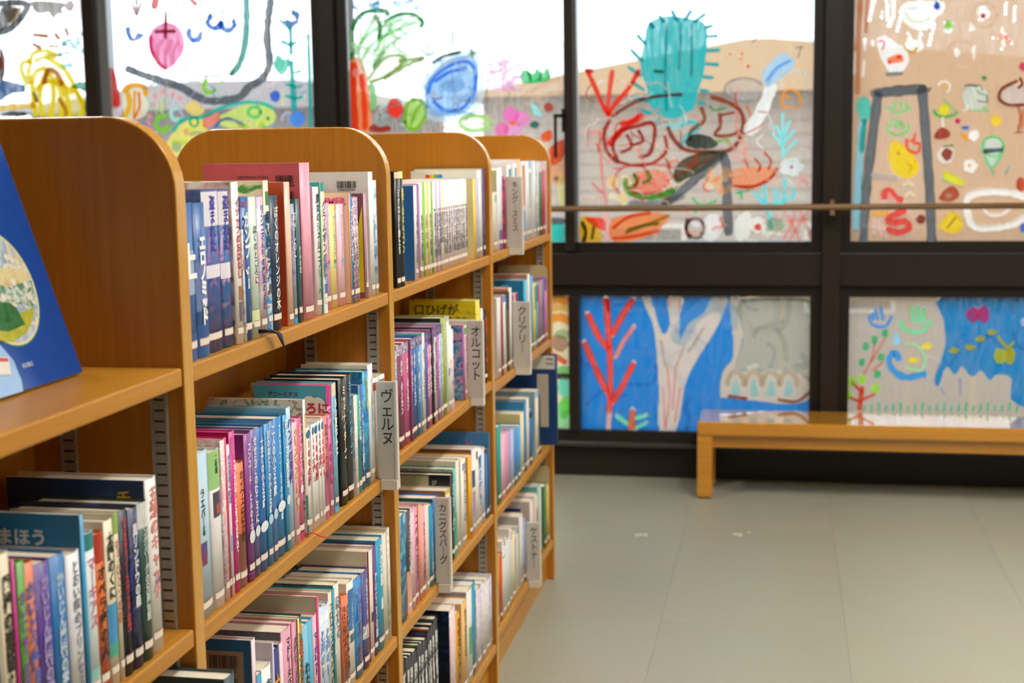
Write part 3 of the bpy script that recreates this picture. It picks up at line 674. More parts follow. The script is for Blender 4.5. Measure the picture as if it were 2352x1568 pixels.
# ---- second bay, third shelf
r13 = row(1, 3, (450, 1150, 3.752), None, [
 (516, 1178, 'blue picture book with two barcodes', '#e6d3da', dict(l=482, side='#1f6fae', d=.09, b=[(.45, .8, '#d48aac', -.1, .25)], stk=False)),
 (575, 1470, 'small turquoise paperback', '#2f9ac8', dict(pb=1, stk=False)),
 (662, 1380, 'small white paperback with teal edge', '#e9ece8', dict(pb=1, t='森のなかま', tc='#3f6a78', t0=.4, t1=.9, stk=False, side='#4a9c9c')),
 (610, 1275, 'lilac white paperback', '#cfc8dc', dict(pb=1, stk=False)),
 (722, 1245, 'navy book with orange and yellow title', '#1a2a78', dict(t='大どろぼう', tc='#e8942c', t0=.15, t1=.80, tw=.7, bold=.03)),
 (752, 1212, 'thin white book with pink flowers', art('#ece8e6', '#ecc8d4', '#f0ecea', scale=60), dict()),
 (832, 1060, 'grey covered book with pink spine', '#dc9cb2', dict(side=art('#56585c', '#66686c', '#4c4e54', scale=120), t='マドレーヌベーカリーと魔法', tc='#3a2a38', t0=.12, t1=.93, tw=.4, d=.15)),
 (872, 1025, 'dusty pink book', '#d894ac', dict(side='#a85468', t='木曜日うまれの王女さま', tc='#7a4a60', t0=.2, t1=.9, tw=.4)),
 (892, 1010, 'thin pale yellow book', '#e6dc9c', dict(side='#8a7c1c', t='ひみつのもり', tc='#8a7a3c', t0=.3, t1=.9, tw=.6)),
 (918, 976, 'dark green book with red title', '#1f5c48', dict(t='日本ファンタジー大賞', tc='#d8542c', t0=.15, t1=.82, tw=.75, bold=.02, b=[(.86, .95, '#e09c34', -.35, .35)])),
 (972, 1042, 'sky blue book with green landscape', '#7fc0dc', dict(b=[(.05, .22, '#6aa84c'), (.22, .3, '#2f7a5a')], t='わたしは', tc='#1f2c38', t0=.36, t1=.68, tw=.5)),
 (1008, 1006, 'cyan book with white dot', '#56b2d4', dict(b=[(.36, .42, 'o#eef6f8', -.3, .3)])),
 (1044, 968, 'pale pink book with blue title', '#e6b2c4', dict(t='マーガレット・メイヒー', tc='#2a4a9c', t0=.1, t1=.85, tw=.6, bold=.02)),
 (1056, 818, 'book with cream cover and magenta spine', '#dc2f74', dict(side='#cfc4ac', d=.17)),
 (1106, 892, 'white and pale blue book', art('#e6eaf2', '#c4d8ec', '#f0f0f4', scale=16), dict(t='と海のレーン', tc='#7fa4d0', t0=.25, t1=.8, tw=.5)),
 (1156, 868, 'white and pale blue book', art('#e6eaf2', '#c4d8ec', '#f0f0f4', scale=16), dict(t='と海のレーン', tc='#7fa4d0', t0=.25, t1=.8, tw=.5)),
 (1176, 770, 'white book with black katakana', '#e4dccc', dict(side='#dcc0b0', t='フロレンスのサバイバル', tc='#2a2828', t0=.2, t1=.9, tw=.7)),
 (1198, 752, 'thin turquoise book', '#2f9cb0', dict(side='#3f4c54', t='森の話', tc='#c8e4e8', t0=.4, t1=.8)),
 (1240, 690, 'cream book with grey pencil cover', '#e2ddce', dict(side=art('#586068', '#7c8488', '#4a5054', scale=50), t='ほたる', tc='#8a94b0', t0=.5, t1=.9, tw=.4)),
 (1268, 815, 'orange book with brown foot', '#dd7a50', dict(b=[(0, .3, '#8a5240')], t='いじわるな豚小屋のヒミツ', tc='#6a3020', t0=.3, t1=.9, tw=.55)),
 (1290, 805, 'orange book with brown foot', '#dd7a50', dict(b=[(0, .3, '#8a5240')], t='もとと豚小屋のヒミツ', tc='#6a3020', t0=.3, t1=.9, tw=.55)),
 (1312, 797, 'orange book with brown foot', '#dd7a50', dict(b=[(0, .3, '#8a5240')], t='さよなら豚小屋の怪', tc='#5a2a20', t0=.3, t1=.9, tw=.55)),
 (1368, 664, 'white book with rounded blue panel', '#ece8dc', dict(b=[(.54, .93, '#2f78b8', -.4, .4), (.42, .50, '#4a6a70', -.3, .3)], t='15のファンタジー', tc='#e8f0f4', t0=.55, t1=.84, tw=.5)),
 (1436, 622, 'blue book with red title and dark twigs', art('#2f86c8', '#3a90d0', '#2678b8', '#1c3a6c', scale=45), dict(t='カレンダーボーイとの宝', tc='#c8486c', t0=.3, t1=.9, tw=.45)),
 (1492, 574, 'purple book with photo band', '#55528e', dict(t='少女イス', tc='#f0eef4', t0=.72, t1=.92, tw=.5, bold=.02, b=[(.31, .45, art('#d8d4d8', '#8a8494', '#e8e4e8', '#6a4c5c', scale=60))], t2=('地下の国へ', '#f0eef4', .50, .68, 0))),
 (1530, 402, 'cream book with kidnapping title cover', '#eed8c8', dict(side='#d8ccb4', d=.17, b=[(.35, .44, '#3a3430', -.2, .3), (0, 1, '#7a2430', -.49, -.36)])),
 (1556, 368, 'purple book next to turquoise one', '#5e3f88', dict(t='霧のむこうの話', tc='#d8cce4', t0=.3, t1=.75, tw=.6)),
 (1616, 298, 'turquoise book with white title', '#1f9cc0', dict(t='海の王国', tc='#f0f4f4', t0=.66, t1=.95, tw=.6, bold=.01, b=[(.36, .46, '#e8f2f4', -.1, .3)])),
 (1648, 262, 'grey cream book', '#dcd4c2', dict(side='#4a4e54', d=.15)),
 (1682, 216, 'cream patterned book by the upright', art('#e4e0d2', '#d8d4c6', '#a8bcc4', scale=70), dict(side='#dccc96', d=.15, stk=False)),
])
o = find(r13, 'two barcodes'); w, h, d = dims(o)
obj('label_panel', side_patch(w, -.078, -.013, .05, h - .016, .0008), mat('#a49a8e'), o)
barcode(o, w, -.062, -.022, h - .040, h - .022)
put_text('isbn', '9784569687322', INK, o, (-.042, -w / 2 - .0012, h - .046), height=.0042, face='Y', vertical=False)
barcode(o, w, -.062, -.022, h - .069, h - .054)
put_text('isbn', '1928097018007', INK, o, (-.042, -w / 2 - .0012, h - .075), height=.0042, face='Y', vertical=False)
o = find(r13, 'cream cover and magenta'); w, h, d = dims(o)
put_text('title', 'をうばわれた少女', mat('#a8262c'), o, (-.072, -w / 2 - .0010, h - .040), height=.0155, width=.10, face='Y', vertical=False, bold=.02)
o = find(r13, 'kidnapping'); w, h, d = dims(o)
put_text('title', 'クラスゆうかいじけん', mat('#1f5a3a'), o, (-.070, -w / 2 - .0010, h - .044), height=.0175, width=.135, face='Y', vertical=False, bold=.03)

# ---- nearest bay, second shelf
r02 = row(0, 2, (0, 900, 2.348), 1.115, [
 (-60, 900, 'grey book at the frame edge', '#b8b2a4', dict()),
 (0, 870, 'cream book with brown mark', '#d8ccb0', dict()),
 (56, 855, 'cream book with black brush title', '#e2d6b8', dict(t='風神の道案録', tc='#2a2218', t0=.50, t1=.90, tw=.6, bold=.03)),
 (76, 905, 'magenta paperback', '#c02c88', dict(b=[(.0, .15, '#e8e4e0')])),
 (132, 905, 'green paperback with magenta letters', '#5aa83c', dict(t='かいじゅうの街', tc='#8a4aa8', t0=.3, t1=.85, tw=.75, b=[(.0, .12, '#e8e4e0')])),
 (186, 905, 'orange paperback with blue letters', '#dc7a4c', dict(t='かいとう怪物の街', tc='#5a6ab4', t0=.3, t1=.90, tw=.75, bold=.02, b=[(.0, .12, '#e8e4e0')])),
 (276, 895, 'purple book with pale title', '#5a3a94', dict(t='かいじん魔術の学校', tc='#b4a4d8', t0=.30, t1=.93, tw=.45, bold=.01, b=[(.0, .12, '#e6e2e0')])),
 (356, 856, 'blue book with pale title', '#1f74b8', dict(t='かいじん魔術の学校', tc='#cfe0ee', t0=.30, t1=.90, tw=.5, bold=.01, b=[(.0, .14, '#e6e2e0'), (.17, .22, '#e8c8b0', -.1, .4)])),
 (440, 845, 'white book with faint script', '#e6e6ea', dict(t='とおい国のプリンセス', tc='#7a7c88', t0=.35, t1=.95, tw=.35)),
 (450, 657, 'book with sky blue cover and white title', '#3a9cd0', dict(side='#1f7cb4', d=.165)),
 (512, 745, 'pale book with pink letters and teal head', '#dce8ea', dict(b=[(.90, 1, '#2f8a88'), (0, .2, '#8cc4bc')], t='マーキアス', tc='#d0708c', t0=.45, t1=.85, tw=.4)),
 (562, 748, 'orange red book', '#dc6a28', dict(b=[(.82, 1, '#b8341c'), (.18, .3, '#8a3424')], t='オペラ座の人', tc='#3a2418', t0=.35, t1=.8, tw=.5)),
 (612, 678, 'cream book with black and blue pictures', '#e8e0c4', dict(t='太陽のくに', tc='#2a2a24', t0=.62, t1=.93, tw=.6, bold=.02, b=[(.26, .50, '#3f94cc'), (.18, .26, '#4aa88c')])),
 (636, 650, 'cream book with green head', '#e4dcc0', dict(b=[(.88, 1, '#9cc05c')], t='もうひとつの森', tc='#c87a5c', t0=.3, t1=.85, tw=.5)),
 (690, 622, 'black book with red title', '#1a1a2c', dict(t='さよならノースウッドの秋', tc='#c83a4c', t0=.42, t1=.95, tw=.5, bold=.02, side='#d8d0bc')),
 (746, 612, 'navy book with starry spine and white title', art('#1a1f44', '#20306c', '#151a38', '#3a4c9c', scale=50), dict(t='風リンドウの森', tc='#e4e6f0', t0=.50, t1=.90, tw=.55, bold=.02)),
 (800, 580, 'dark green book', '#1f4a40', dict(b=[(.84, 1, '#dfe2de')], t='リングバーグの兄弟伝説', tc='#cfdcd0', t0=.4, t1=.9, tw=.35)),
 (852, 450, 'white book with pink title', '#eae6e2', dict(side='#1c3a68', t='五線のキャッチ', tc='#e08a84', t0=.46, t1=.95, tw=.7, bold=.01, b=[(.385, .43, 'o#5a5a8c', -.15, .3)], d=.17)),
])
o = find(r02, 'sky blue cover'); w, h, d = dims(o)
put_text('title', 'のまほう', mat('#dff0f6'), o, (-.075, -w / 2 - .0010, h - .033), height=.017, face='Y', vertical=False, bold=.03)
o = find(r02, 'white book with pink'); w, h, d = dims(o)
put_text('print', '千', mat('#d8b030'), o, (-.028, -w / 2 - .0010, h - .028), height=.016, face='Y', vertical=False, bold=.03)

# ---- nearest bay, third shelf: one large book that juts out past the upright
p = atY(530, 1553, 1.495)
book('large dark teal book jutting out past the upright, third shelf, nearest bay', 1.482, 1.5122, .431, p.z - .431, '#2f5260', xs=p.x, d=.20, stk=False)
book('cream book beside the jutting teal one, third shelf, nearest bay', 1.447, 1.481, .431, .185, '#d8cfb8', xs=-.690, stk=False)

# ---- third bay, top shelf
thin = []
cols = ['#e9e6e4', '#8fc43a', '#e9e6e4', '#e6cf28', '#e9e6e4', '#86b430', '#e9e6e4', '#c8b4d8', '#ece8e8', '#b0a4d0', '#ece8e4', '#f0e090', '#e9e4e6', '#ecdde2', '#e9dde4', '#eadfe0', '#e9dde4', '#eae2e2', '#e6dade', '#ece2e4', '#e9dfe6', '#e8e2d6', '#e9e2e8']
xs_ = [425, 452, 470, 498, 520, 546, 580, 602, 625, 640, 655, 668, 690, 722, 750, 780, 806, 830, 852, 874, 896, 920, 955]
for k, (c, x) in enumerate(zip(cols, xs_)):
    y = 205 - (x - 425) * .085
    thin.append((x, y, 'thin white paperback', c, dict(pb=1, xs=-.698, t=['ちびっこ探偵', 'なぞの手紙は', 'まほうの教室', 'もりのともだち'][k % 4] if k not in (1, 3, 5) else None, tc='#4a464c', t0=.28, t1=.66, tw=.7, b=[(.67, .70, ['#6a86c0', '#c86a5c', '#5aa484', '#c8a050'][k % 4], -.3, .3)] if k > 5 else [], sz=.06)) if c not in ('#8fc43a', '#e6cf28', '#86b430')
                else (x, y, {'#8fc43a': 'lime green', '#e6cf28': 'yellow', '#86b430': 'grass green'}[c] + ' thin paperback', c, dict(pb=1, xs=-.698, sz=.06)))
row(2, 1, (890, 380, 5.225), None, [
 (144, 80, 'black book with white title', '#17171a', dict(l=95, b=[(.945, 1, '#e2cfc4')], t='ミクロの仲間たち', tc='#e8e6e2', t0=.42, t1=.85, tw=.55, bold=.02, sz=.04, xs=-.684)),
 (196, 72, 'black book with yellow title', '#19191c', dict(b=[(.94, 1, '#efe69a')], t='無敵のドラゴン', tc='#dcd86c', t0=.42, t1=.86, tw=.6, bold=.02, sz=.04, xs=-.684)),
 (358, 240, 'white book with blue pictured cover', '#ebe8e6', dict(l=325, side='#2f66a4', xs=-.688, t='うちゅうの仲間', tc='#6a6468', t0=.3, t1=.7, tw=.5)),
 (385, 225, 'thin purple paperback', '#b48ac0', dict(l=370, pb=1, xs=-.697)),
] + thin + [
 (1056, 160, 'cream yellow book with small cover pictures', '#ecd84a', dict(l=1034, xs=-.692, side='#dccf98', stk=False)),
 (1078, 155, 'thin pink book', '#e8b4c0', dict(pb=1)),
 (1100, 150, 'thin pale blue book', '#a8d0de', dict(pb=1)),
 (1138, 60, 'tall white book with coloured stripe', '#e6e4e0', dict(side='#dcdad2', d=.16)),
 (1170, 35, 'tall purple spined book by the upright', art('#6a4688', '#4f3a7a', '#8a6aa8', scale=60), dict(side='#c8c4a0', d=.165)),
])
o = [q for q in bpy.data.objects if q.get('label', '').startswith('white book with blue pictured')][0]; w, h, d = dims(o)
obj('cover_picture', side_patch(w, -.060, -.026, .03, h - .004, .0008), art('#1a1c26', '#20242e', '#15161e', '#d89a2c', '#8a3040', scale=45), o)
o = [q for q in bpy.data.objects if q.get('label', '').startswith('tall white book with coloured')][0]; w, h, d = dims(o)
for k, c in enumerate(('#d8483c', '#e8b43c', '#5aa84c', '#2f7ac0')):
    obj('stripe_print', side_patch(w, -.125 + k * .010, -.115 + k * .010, h - .016, h - .008, .0008), mat(c), o)

o = [q for q in bpy.data.objects if q.get('label', '').startswith('cream yellow book')][0]; w, h, d = dims(o)
obj('cover_picture', side_patch(w, -.034, -.020, h - .040, h - .024, .0008), art('#c8583c', '#5a4a34', '#d89a5c', scale=90), o)
obj('cover_picture', side_patch(w, -.034, -.018, h - .135, h - .108, .0008), art('#4a5c90', '#8aa03c', '#3a6c4c', scale=90), o)

# ---- third bay, second shelf
tz = (900, 670, 4.126)
TD = 'タラ・ダンカン'
row(2, 2, tz, None, [
 (62, 552, 'blue fantasy volume half hidden by the upright', '#3f94d0', dict(t=TD, t0=.45, t1=.9, tw=.7, b=[(.92, 1, '#d8d0e0')])),
 (112, 488, 'dark red fantasy volume', '#7a2248', dict(t=TD, t0=.45, t1=.85, tw=.5, bold=.02, b=[(.90, 1, art('#d8c8dc', '#6a5488', '#e8e0ea', scale=60))])),
 (166, 462, 'rose pink fantasy volume', '#bc5080', dict(t=TD, t0=.45, t1=.85, tw=.45, bold=.02, b=[(.90, 1, art('#d8c8dc', '#6a5488', '#e8e0ea', scale=60))])),
 (190, 452, 'mauve fantasy volume', '#9a4a78', dict(t=TD, t0=.45, t1=.85, tw=.7, bold=.02, b=[(.90, 1, art('#c8b8d4', '#5a4478', '#e0d8e4', scale=60))])),
 (236, 426, 'royal blue fantasy volume', '#1f56a8', dict(t=TD, t0=.45, t1=.85, tw=.55, bold=.02, b=[(.90, 1, art('#c8b8d4', '#4a3468', '#e0d8e4', scale=60))])),
 (262, 412, 'steel blue fantasy volume', '#3f78ac', dict(t=TD, t0=.45, t1=.85, tw=.65, bold=.02, b=[(.90, 1, art('#c8b8d4', '#4a3468', '#e0d8e4', scale=60))])),
 (292, 396, 'light blue fantasy volume', '#7fb2dc', dict(t=TD, t0=.45, t1=.85, tw=.65, bold=.02, b=[(.90, 1, art('#c8b8d4', '#4a3468', '#e0d8e4', scale=60))])),
 (316, 385, 'cream fantasy volume', '#e2dccc', dict(t=TD, tc='#6a5c60', t0=.45, t1=.85, tw=.5)),
 (350, 368, 'violet fantasy volume', '#6a58a8', dict(t=TD, t0=.45, t1=.85, tw=.6, bold=.02, b=[(.90, 1, art('#9a84b0', '#4a3468', '#c8b8d4', scale=60))])),
 (376, 358, 'pink fantasy volume with violet head', '#dc7aa4', dict(t=TD, t0=.45, t1=.85, tw=.6, bold=.02, b=[(.86, 1, art('#5a4478', '#3a2858', '#c8b8d4', scale=60))])),
 (402, 340, 'black fantasy volume', '#20202a', dict(t=TD, t0=.45, t1=.85, tw=.65, bold=.02, b=[(.90, 1, art('#9a84b0', '#4a3468', '#c8b8d4', scale=60))])),
 (428, 328, 'pale grey fantasy volume', '#c8c4cc', dict(t=TD, tc='#4a4458', t0=.45, t1=.85, tw=.65, b=[(.90, 1, art('#9a84b0', '#4a3468', '#c8b8d4', scale=60))])),
 (452, 312, 'orchid fantasy volume', '#c070b4', dict(t=TD, t0=.45, t1=.85, tw=.65, bold=.02, b=[(.90, 1, art('#9a84b0', '#4a3468', '#c8b8d4', scale=60))])),
 (480, 296, 'powder blue fantasy volume', '#a4c0dc', dict(t=TD, t0=.45, t1=.85, tw=.65, bold=.02, b=[(.90, 1, art('#9a84b0', '#4a3468', '#c8b8d4', scale=60))])),
 (522, 232, 'olive green book', '#9cb04c', dict(t='ココロのうた', tc='#e4ead0', t0=.6, t1=.94, tw=.55, side='#2a2420')),
 (546, 228, 'white book with small black pictures', '#eae6de', dict(b=[(.38, .46, '#4a4a4c', -.2, .3), (.95, 1, '#ecc4cc')])),
 (568, 315, 'white book with pastel marks', '#eeeae4', dict(b=[(.55, .6, '#dc9c7c', -.2, .2), (.45, .5, '#7ab4d8', -.2, .2)])),
 (588, 352, 'thin white and lilac book', '#e6e0ea', dict(b=[(.3, .35, '#7a8cc8', -.3, .3), (0, .1, '#c4a8d8')])),
 (692, 318, 'book with blue floral cover', '#b858ac', dict(w=.017, side=art('#8fb0c4', '#2f6cae', '#4a9cc8', '#d8a0b8', '#2a5ca4', scale=45), d=.12, stk=False)),
 (716, 310, 'white book with green corner', '#ebe6e2', dict(b=[(.88, .97, '#5ac04c', -.49, .1)], t='ひみつの花', tc='#d88aa4', t0=.4, t1=.85, tw=.5)),
 (800, 262, 'tall white book behind the plate', '#e6e2d6', dict(l=770, stk=False, d=.16)),
 (843, 68, 'tall yellow book with moustache title', '#d8c81c', dict(l=805, side='#d8c40c', d=.16, stk=False)),
 (866, 155, 'white paperback before the black one', '#e8e4e0', dict(stk=False)),
 (905, 182, 'black book with orange letters by the upright', '#1c1a20', dict(l=878, t='ホラー横丁', tc='#e05a2c', t0=.3, t1=.95, tw=.5, bold=.03)),
])
o = [q for q in bpy.data.objects if q.get('label', '').startswith('tall yellow book')][0]; w, h, d = dims(o)
put_text('title', '口ひげが', mat('#5a5224'), o, (-.095, -w / 2 - .0010, h - .034), height=.026, face='Y', vertical=False, bold=.02)
put_text('title', 'アンドレ・ブルーノ', mat('#5a5224'), o, (-.034, -w / 2 - .0010, h - .030), height=.0075, face='Y', vertical=False, rot=.15)
put_text('title', 'ンぞう？', mat('#5a5224'), o, (-.06, -w / 2 - .0010, h - .056), height=.018, face='Y', vertical=False, bold=.02)

# ---- third bay, third shelf
row(2, 3, (910, 980, 3.409), None, [
 (84, 662, 'blue marbled book', art('#7ac0d8', '#2a6c9c', '#1f5a8a', '#4ab0b4', scale=26), dict(stk=False)),
 (118, 640, 'dark grey book with pale title', '#44464a', dict(b=[(0, .42, '#e0a084')], t='ランプの精霊', tc='#d8d4b8', t0=.5, t1=.9, tw=.55)),
 (148, 620, 'pink lettered white book', art('#e8c4d0', '#e0a8bc', '#efd8e0', '#c87a98', scale=80), dict()),
 (172, 612, 'pink book with silver letters', '#e098b4', dict(t='コペルニクス', tc='#8a4a6c', t0=.4, t1=.92, tw=.5)),
 (196, 600, 'orange covered book', '#e8a07c', dict(side='#c86a3c')),
 (232, 600, 'salmon pink book with thin title', '#f0a4ac', dict(t='クローディアの秘密', tc='#8a4450', t0=.3, t1=.82, tw=.35)),
 (258, 598, 'pale cream pink book', '#f0d4c8', dict()),
 (298, 592, 'turquoise book with white title', '#169cc4', dict(t='ジョコンダ夫人の肖像', tc='#d8eef4', t0=.3, t1=.94, tw=.4)),
 (335, 530, 'vivid blue book with white letters', '#1f78d0', dict(t='ベーグルチームの作戦', tc='#cfe4f4', t0=.2, t1=.92, tw=.45, side='#20402c')),
 (400, 585, 'white book behind the long plate', '#d8d4cc', dict(l=385, stk=False)),
 (432, 470, 'beige book with yellow edge', '#d8ccb8', dict(side='#a87850', b=[(.95, 1, '#e8c020')], d=.16)),
 (455, 360, 'black book with pale letters', '#1c201e', dict(side='#141412', t='ジョージ', tc='#c8d0cc', t0=.3, t1=.9, tw=.5, d=.16)),
 (475, 312, 'teal patterned book', art('#4ab0b4', '#7ac4bc', '#2a8088', scale=50), dict(side=art('#8aa48c', '#a8b08c', '#5a8a94', '#c8c09c', scale=40), b=[(.0, .5, '#2f9a84')], d=.165)),
 (500, 250, 'cream book', '#ddd6c4', dict(side='#d0c8b4', d=.165)),
 (553, 228, 'white book with blue and pink katakana', '#eae4d8', dict(l=505, t='アナトミーと', tc='#3a6cb4', t0=.42, t1=.86, tw=.6, bold=.02, b=[(.87, .95, '#a8a0c8', -.3, .3)], side='#ded8c6', d=.165)),
 (600, 212, 'golden yellow book', '#e8ac1c', dict(l=570, side='#e0a41c', d=.165)),
 (622, 160, 'white book with navy head', '#e4dce8', dict(b=[(.55, .75, '#2a5c9c'), (.2, .5, '#a088c0', -.4, .2)], side='#7a4a3c')),
 (645, 150, 'cream white paperback', '#ece4d0', dict(b=[(.86, .95, '#3a3a3c', -.3, .3)])),
 (668, 152, 'white paperback with blue script', '#ebe8ea', dict(t='夏の庭で', tc='#4a8cc0', t0=.4, t1=.9)),
 (698, 155, 'pale lilac paperback', art('#e4e0ec', '#c8d4e8', '#ecdce4', scale=70), dict()),
 (712, 215, 'thin blue paperback', '#3a80c0', dict()),
 (740, 145, 'dark slate book', '#3a4048', dict()),
 (768, 8, 'tall blue book by the upright', '#2a88c8', dict(side='#3f7cb0', d=.165)),
])
o = [q for q in bpy.data.objects if q.get('label', '').startswith('tall blue book by')][0]; w, h, d = dims(o)
put_text('print', 'V', mat('#c85a5c'), o, (-.05, -w / 2 - .0010, h - .040), height=.020, face='Y', vertical=False)
o = [q for q in bpy.data.objects if q.get('label', '').startswith('black book with pale letters')][0]; w, h, d = dims(o)
obj('cover_picture', side_patch(w, -d, -.05, .02, h - .002, .0008), mat('#a8a47c'), o)
put_text('print', 'ジ', mat('#e0ddd0'), o, (-.038, -w / 2 - .0010, h - .022), height=.010, face='Y', vertical=False)
o = [q for q in bpy.data.objects if q.get('label', '').startswith('white book with blue and pink')][0]; w, h, d = dims(o)
put_text('title', 'アナト', mat('#1f2a5c'), o, (-.085, -w / 2 - .0010, h - .030), height=.018, face='Y', vertical=False, bold=.04)

# ---- third bay, lowest shelf
dv = [(140, 1240, 'blue and white'), (178, 1205, 'yellow topped'), (226, 1165, 'purple topped'), (288, 1105, 'dark red'), (318, 1045, 'lime green'), (368, 1015, 'charcoal'), (412, 965, 'grey edged'), (428, 905, 'blue edged'), (462, 835, 'orange edged'), (500, 775, 'dark green'), (545, 690, 'teal edged')]
dcol = ['#e4e4e6', '#d8c42c', '#5a3a8a', '#8a1c2c', '#6fa02c', '#20242c', '#3a3a40', '#2c3a6c', '#c85a20', '#1f3c34', '#2f6c70']
row(2, 4, (910, 1290, 5.642), None, [
 (x, y, n + ' slim black cased volume', '#1b1b1e', dict(stk=False, side=c, b=[(.03, .9, art('#1a1c1e', '#e8e6e2', '#26282a', '#5a6a4c' if k % 3 else '#8a4c54', scale=45), -.3, .4)], xs=-.690)) for k, ((x, y, n), c) in enumerate(zip(dv, dcol))] + [
 (778, 545, 'dark picture book with deep blue cover', art('#e8dce0', '#e8b8c4', '#f0ecec', scale=60), dict(side=art('#101a24', '#14222e', '#1c3044', '#0c1218', '#26386c', scale=16), d=.16)),
 (835, 620, 'orange yellow book with black marks', '#e0a01c', dict(t='なぜなにふしぎ', tc='#3a2c14', t0=.3, t1=.95, tw=.4)),
 (925, 460, 'peach cream book with brown title', '#e8b870', dict(side='#d8c098', t='もりのおとな', tc='#5a4c28', t0=.5, t1=.92, tw=.5)),
 (992, 310, 'white picture book with dark hair cover', '#e6e4e0', dict(side='#9a8c94', d=.165, b=[(.3, .6, '#5a9c74', -.3, .3)])),
 (1035, 240, 'turquoise book with dark top', '#1f94b8', dict(side='#4a4038', d=.165)),
 (1110, 290, 'white speckled reader', art('#e4dce4', '#d8b8d0', '#ece8ea', '#8ac0d0', scale=60), dict(d=.16)),
 (1165, 235, 'white speckled reader', art('#e4dce4', '#d8c8d0', '#ece8ea', '#8ab0c0', scale=60), dict(d=.16)),
 (1220, 185, 'white speckled reader', art('#e4e0e4', '#d8c8d0', '#ece8ea', '#8ac8b0', scale=60), dict(side='#3fae84', d=.165)),
 (1268, 120, 'white speckled reader', art('#e4dcec', '#c8b8d8', '#ece8ea', '#8a90c0', scale=60), dict(d=.165)),
 (1312, 40, 'tall white book with red cover panel', art('#e4dcec', '#c8c0d8', '#ece8ea', '#7a90c0', scale=60), dict(side='#e0dcd6', d=.17)),
])
o = [q for q in bpy.data.objects if q.get('label', '').startswith('tall white book with red')][0]; w, h, d = dims(o)
obj('cover_panel', side_patch(w, -.15, -.03, h - .036, h - .006, .0008), mat('#b8403a'), o)
o = [q for q in bpy.data.objects if q.get('label', '').startswith('white picture book with dark hair')][0]; w, h, d = dims(o)
bm = bmesh.new(); bm.faces.new([bm.verts.new((-.085 + .072 * math.cos(a), -w / 2 - .001, h - .095 + .085 * math.sin(a))) for a in [k * math.pi / 14 for k in range(28)]])
obj('hair_print', bm, mat('#3a2a34'), o)

# ---- farthest bay, top shelf
row(3, 1, (1110, 360, 6.533), None, [
 (212, 178, 'cream book with olive picture', '#e6e2d4', dict(b=[(.72, .98, '#9c9660'), (.6, .68, '#8ab0b8', -.2, .3)], d=.16, side='#e6dcc0')),
 (238, 170, 'white book with plain spine', '#e8e6e4', dict()),
 (292, 160, 'pale lilac book with purple foot', '#d8d4e4', dict(b=[(0, .24, '#6a4a94')])),
 (350, 290, 'crimson book with black pictures', art('#b82850', '#c8305c', '#20182c', '#b82850', scale=40), dict()),
 (430, 120, 'white book with blue figures', '#e9e4e0', dict(b=[(.72, .95, '#3fa4c8', -.3, .3)], stk=False)),
 (520, 100, 'white book with pale blue pictures', '#e9e6e0', dict(b=[(.72, .95, '#6ab0d8', -.3, .3)], stk=False)),
 (566, 38, 'pale orange spined book', '#e8b478', dict(side='#dcd8dc', d=.165)),
 (594, 70, 'pale green and white book', '#d4dcd0', dict()),
 (636, 66, 'white book with orange stripe', '#e6dcd4', dict(b=[(.45, .95, '#cf6f44', -.4, .2), (.0, .38, '#1f94cc')])),
 (690, 66, 'white lilac book', '#e2dce4', dict()),
 (735, 64, 'pale blue topped book', '#d8dcd8', dict(b=[(.90, 1, '#a8d8ea'), (.4, .85, '#a8bcb4', -.4, 0)])),
 (795, 62, 'white grey book', '#dcdce0', dict()),
 (850, 64, 'white book with grey pictures', art('#d8d8d4', '#a8aca4', '#e4e4e0', '#5a6460', scale=60), dict()),
 (890, 75, 'dark green thin book', '#0f6a4c', dict(b=[(.86, 1, '#dcd4e0')])),
 (940, 70, 'crimson thin book', '#cc3254', dict(b=[(.88, 1, '#d8ccd8')])),
 (995, 62, 'pale pink book by the end upright', '#e6d0d0', dict()),
])
# ---- farthest bay, second shelf
row(3, 2, (1120, 600, 5.6), None, [
 (182, 452, 'wide white grey book', '#d8d2cc', dict(b=[(.3, .9, '#b4b0ac', .1, .4)])),
 (204, 440, 'dark red thin book', '#a0284c', dict()),
 (250, 430, 'white book with green letters', '#dfe0da', dict(b=[(.3, .9, '#8aa89c', -.1, .2), (.92, 1, '#5aa0cc')])),
 (290, 390, 'thin dark brown book', '#5a4a3c', dict(b=[(.78, 1, '#2a3054')])),
 (318, 335, 'white book with orange edge', '#e0d8d4', dict(side='#d8845c')),
 (400, 400, 'book with striped red and violet head', '#c8a4b4', dict(stk=False, b=[(.88, 1, '#b02844', -.3, .05), (.88, 1, '#6a4cb0', .1, .4)])),
 (520, 225, 'blue covered book with white letters', '#3fa8cc', dict(side='#1f84b4', d=.165, stk=False)),
 (552, 160, 'cream brown book', '#d8cdb8', dict(side='#b0746a', d=.165, stk=False)),
 (592, 170, 'blue book beside the yellow one', '#3a94cc', dict()),
 (632, 268, 'yellow paperback', '#dccc1c', dict(b=[(.6, .95, '#7a7420', -.2, .3)])),
 (662, 256, 'light blue paperback', '#4aa4d4', dict(b=[(.7, .95, '#1f6c90', -.4, 0)])),
 (690, 244, 'red paperback', '#c83c54', dict()),
 (706, 232, 'green paperback', '#6aa48c', dict()),
 (735, 218, 'dark violet paperback', '#6a3a94', dict()),
 (765, 205, 'pink paperback', '#d07ab0', dict(b=[(.8, 1, '#7a4aa4')])),
 (785, 192, 'periwinkle paperback by the book end', '#7a84cc', dict()),
])
o = [q for q in bpy.data.objects if q.get('label', '').startswith('blue covered book with white letters')][0]; w, h, d = dims(o)
